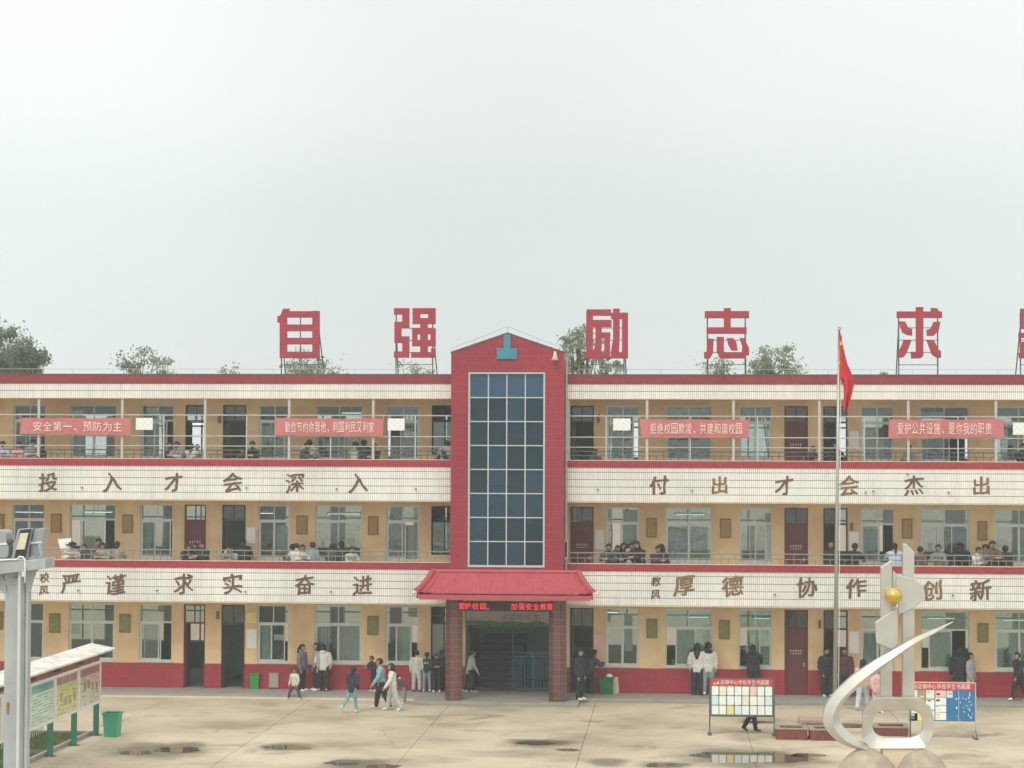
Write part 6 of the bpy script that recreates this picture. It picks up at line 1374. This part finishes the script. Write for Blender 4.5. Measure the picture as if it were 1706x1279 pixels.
# corridor people
def corr(items, fl):
    for (px, ptop, pose, rz, top, label, kw) in items:
        Y = kw.pop('Y', .9 if pose == 'bend' else .52); z = FL[fl]; p = at(px, ptop, Y); s_ = max(.85, min(1.15, (p.z-z)/TALL[pose])); person(pose, p.x, Y, z, rz, s_, top, kw.pop('bot', BLK), label, **kw)
corr([
 (14, 905, 'stand', 10, DGR, 'student half behind the left floodlight on the second floor', {}),
 (118, 905, 'lean_jacket', 20, WHT, 'student in white with a wide black hat at the second floor railing', dict(hat=BLK)),
 (144, 908, 'lean', -20, DGR, 'child in dark grey between the black hat and the brown jacket', {}),
 (162, 899, 'lean_jacket', 30, BRN, 'student in a brown jacket, tallest of the group at the left window', dict(Y=.8)),
 (175, 906, 'lean_jacket', -10, CAM, 'student in a pale camouflage jacket leaning on the second floor railing', dict(hair='bob')),
 (190, 905, 'lean_jacket', 160, CAM, 'second camouflage jacket, back turned, at the end of the left group', dict(hair='bob', Y=.7)),
 (312, 908, 'lean_jacket', 30, BLK, 'student in black, first of three before the left maroon door', {}),
 (328, 906, 'lean', -10, BLK, 'student in black, middle of three before the left maroon door', dict(Y=.75)),
 (343, 905, 'lean_jacket', -30, BLK, 'student in black with both arms on the rail, last of three before the maroon door', {}),
 (379, 911, 'lean', 20, GRY, 'student with a pale scarf before the left dark door', dict(hood=WHT)),
 (390, 912, 'lean', -30, LGR, 'child with a pale collar squeezed beside the hunched black jacket', dict(Y=.7)),
 (404, 905, 'bend', 190, BLK, 'broad hunched student in a black jacket before the left dark door', {}),
 (480, 913, 'bend', 170, DGR, 'bending student in dark grey left of the white hoodies', {}),
 (494, 908, 'lean_jacket', 190, WHT, 'student in a white jacket, back turned, left of the denim shirt', {}),
 (503, 909, 'lean', 20, CRM, 'student in cream beside the white jacket on the second floor', dict(Y=.75, hair='bob')),
 (521, 904, 'stand', 185, DEN, 'tall student in a denim shirt at the second floor railing', dict(Y=.7)),
 (548, 909, 'lean_jacket', 150, DGR, 'student in dark clothes just right of the denim shirt', {}),
 (567, 905, 'lean_jacket', 180, BLK, 'student in black, back turned, before the wide second floor window', {}),
 (585, 912, 'lean', 20, LGR, 'student in light grey, last of the group before the wide window', {}),
 (1018, 908, 'lean_jacket', -20, DGR, 'student with a grey top, first of the crowd right of the tower', dict(hood=LGR)),
 (1027, 910, 'lean', 20, BLK, 'student in black behind the grey top right of the tower', dict(Y=.8)),
 (1046, 914, 'bend', 180, WHT, 'student in a bright white hooded coat turned away at the second floor railing', dict(hood=WHT, hair='short')),
 (1038, 906, 'stand', 30, BLK, 'student in black behind the bright white coat', dict(Y=1.1, hair='bob')),
 (1053, 906, 'stand', -10, BLK, 'round faced student in black facing out behind the bright white coat', dict(Y=.95)),
 (1066, 904, 'lean_jacket', -30, BLK, 'long haired student in black right of the bright white coat', dict(hair='long', Y=.6)),
 (1092, 911, 'lean_jacket', 30, MAR, 'student in dark maroon bent over the railing', {}),
 (1111, 909, 'lean_jacket', -80, BLK, 'student in black in profile right of the dark maroon one', dict(hair='bob')),
 (1384, 902, 'stand', 5, BLK, 'student in black facing out just left of the flagpole', dict(Y=.8)),
 (1420, 908, 'lean_jacket', 150, BLK, 'student in black with raised arm right of the flagpole', {}),
 (1492, 908, 'lean_jacket', 185, SBL, 'student in a pale blue and white top behind the left sculpture blade', dict(hair='pony')),
 (1533, 911, 'stand', 180, BRN, 'student mostly hidden by the right sculpture blade', {}),
 (1565, 909, 'lean', -20, GRY, 'child in grey before the green second floor window', dict(Y=.8)),
 (1600, 907, 'bend', 170, BLK, 'student in black bending before the frosted window pane', {}),
 (1586, 911, 'lean_jacket', 120, BLK, 'smaller student in black beside the bending one', dict(Y=.7)),
 (1626, 913, 'lean', 30, WHT, 'child in white leaning on the railing near the right edge', {}),
 (1648, 902, 'lean_jacket', 20, BRN, 'student in a brown jacket looking down at the child in white', dict(Y=.7)),
 (1664, 908, 'bend', -70, BLK, 'student in black leaning far left behind the brown jacket', {}),
 (1678, 912, 'lean_jacket', 190, BLK, 'last dark student of the second floor group near the right edge', {}),
], 1)
corr([
 (4, 737, 'lean', 20, SBL, 'pale clothed child at the left edge of the third floor', {}),
 (34, 738, 'lean', -10, PNK, 'student in faded pink below the leftmost banner', {}),
 (55, 735, 'lean_jacket', 15, LIL, 'student in grey lilac below the leftmost banner', {}),
 (71, 742, 'lean_jacket', -20, BLK, 'student in black with a white cap beside the first rail post', dict(hat=WHT)),
 (282, 737, 'stand', 20, DGR, 'student in dark grey between the notice and the open door', dict(Y=.9)),
 (301, 738, 'lean_jacket', -30, LIL, 'student in purple grey before the pier of the open third floor door', {}),
 (318, 741, 'lean_jacket', 185, WHT, 'student in white with a dark strap, back turned, third floor', dict(hair='pony')),
 (330, 742, 'lean', 0, GRY, 'child in grey beside the white top on the third floor', dict(Y=.8)),
 (402, 749, 'lean', 30, DGR, 'child before the dark third floor door', {}),
 (422, 737, 'lean', 0, BLK, 'student in black facing out right of the dark third floor door', {}),
 (505, 739, 'lean_jacket', 60, DGR, 'student in dark grey leaning close to a white coat', {}),
 (513, 735, 'lean_jacket', 175, WHT, 'student in a white coat, back turned, below the second banner', {}),
 (590, 738, 'lean', 170, WHT, 'child in white left of the dark backpack on the third floor', {}),
 (606, 735, 'lean_jacket', 185, DGR, 'student carrying a dark backpack on the third floor', dict(bag=DGR)),
 (626, 740, 'lean', -20, BLK, 'student in black half behind the rail post right of the backpack', {}),
 (733, 742, 'bend', 60, BLK, 'student in black bending close beside the red tower', {}),
 (744, 736, 'lean_jacket', 185, LIL, 'student in pale lilac, back turned, close beside the red tower', {}),
 (990, 752, 'lean', 20, DGR, 'child at the dark doorway right of the tower on the third floor', {}),
 (1386, 738, 'lean_jacket', 30, BLK, 'student in black left of the flagpole on the third floor', {}),
 (1352, 745, 'lean', 20, MAR, 'student in dark red before the maroon third floor door', {}),
 (1517, 743, 'lean', -30, GRY, 'student by the rail post below the rightmost banner', {}),
 (1702, 741, 'lean', 10, BLK, 'dark haired student at the right edge of the third floor', {}),
], 2)
# umbrella-like white sheet held by the hat wearer
a, c = at(96, 898, .25), at(116, 917, .25); solo('white_sheet', MB().prism([(a.x, a.z), (c.x+.06, at(118, 896, .25).z), (c.x+.02, c.z), (at(101, 917, .25).x, c.z)], .24, .255), M_paper, 'large white sheet held up beside the black hat', 'paper')

# ------------------------------------------------------------------ haze
hz = MB().box(-170, 170, -79, 150, -1.2, 17.5)
h = bpy.data.objects.new('haze', hz.mesh('haze', [])); COL.objects.link(h); h['kind'] = 'stuff'
hm = bpy.data.materials.new('haze'); hm.use_nodes = True; t = hm.node_tree; t.nodes.remove(t.nodes['Principled BSDF'])
pv = N(t, 'ShaderNodeVolumePrincipled'); pv.inputs['Color'].default_value = (.93, .97, .95, 1); pv.inputs['Density'].default_value = .00115; pv.inputs['Anisotropy'].default_value = 0
t.links.new(pv.outputs[0], t.nodes['Material Output'].inputs['Volume']); h.data.materials.append(hm)
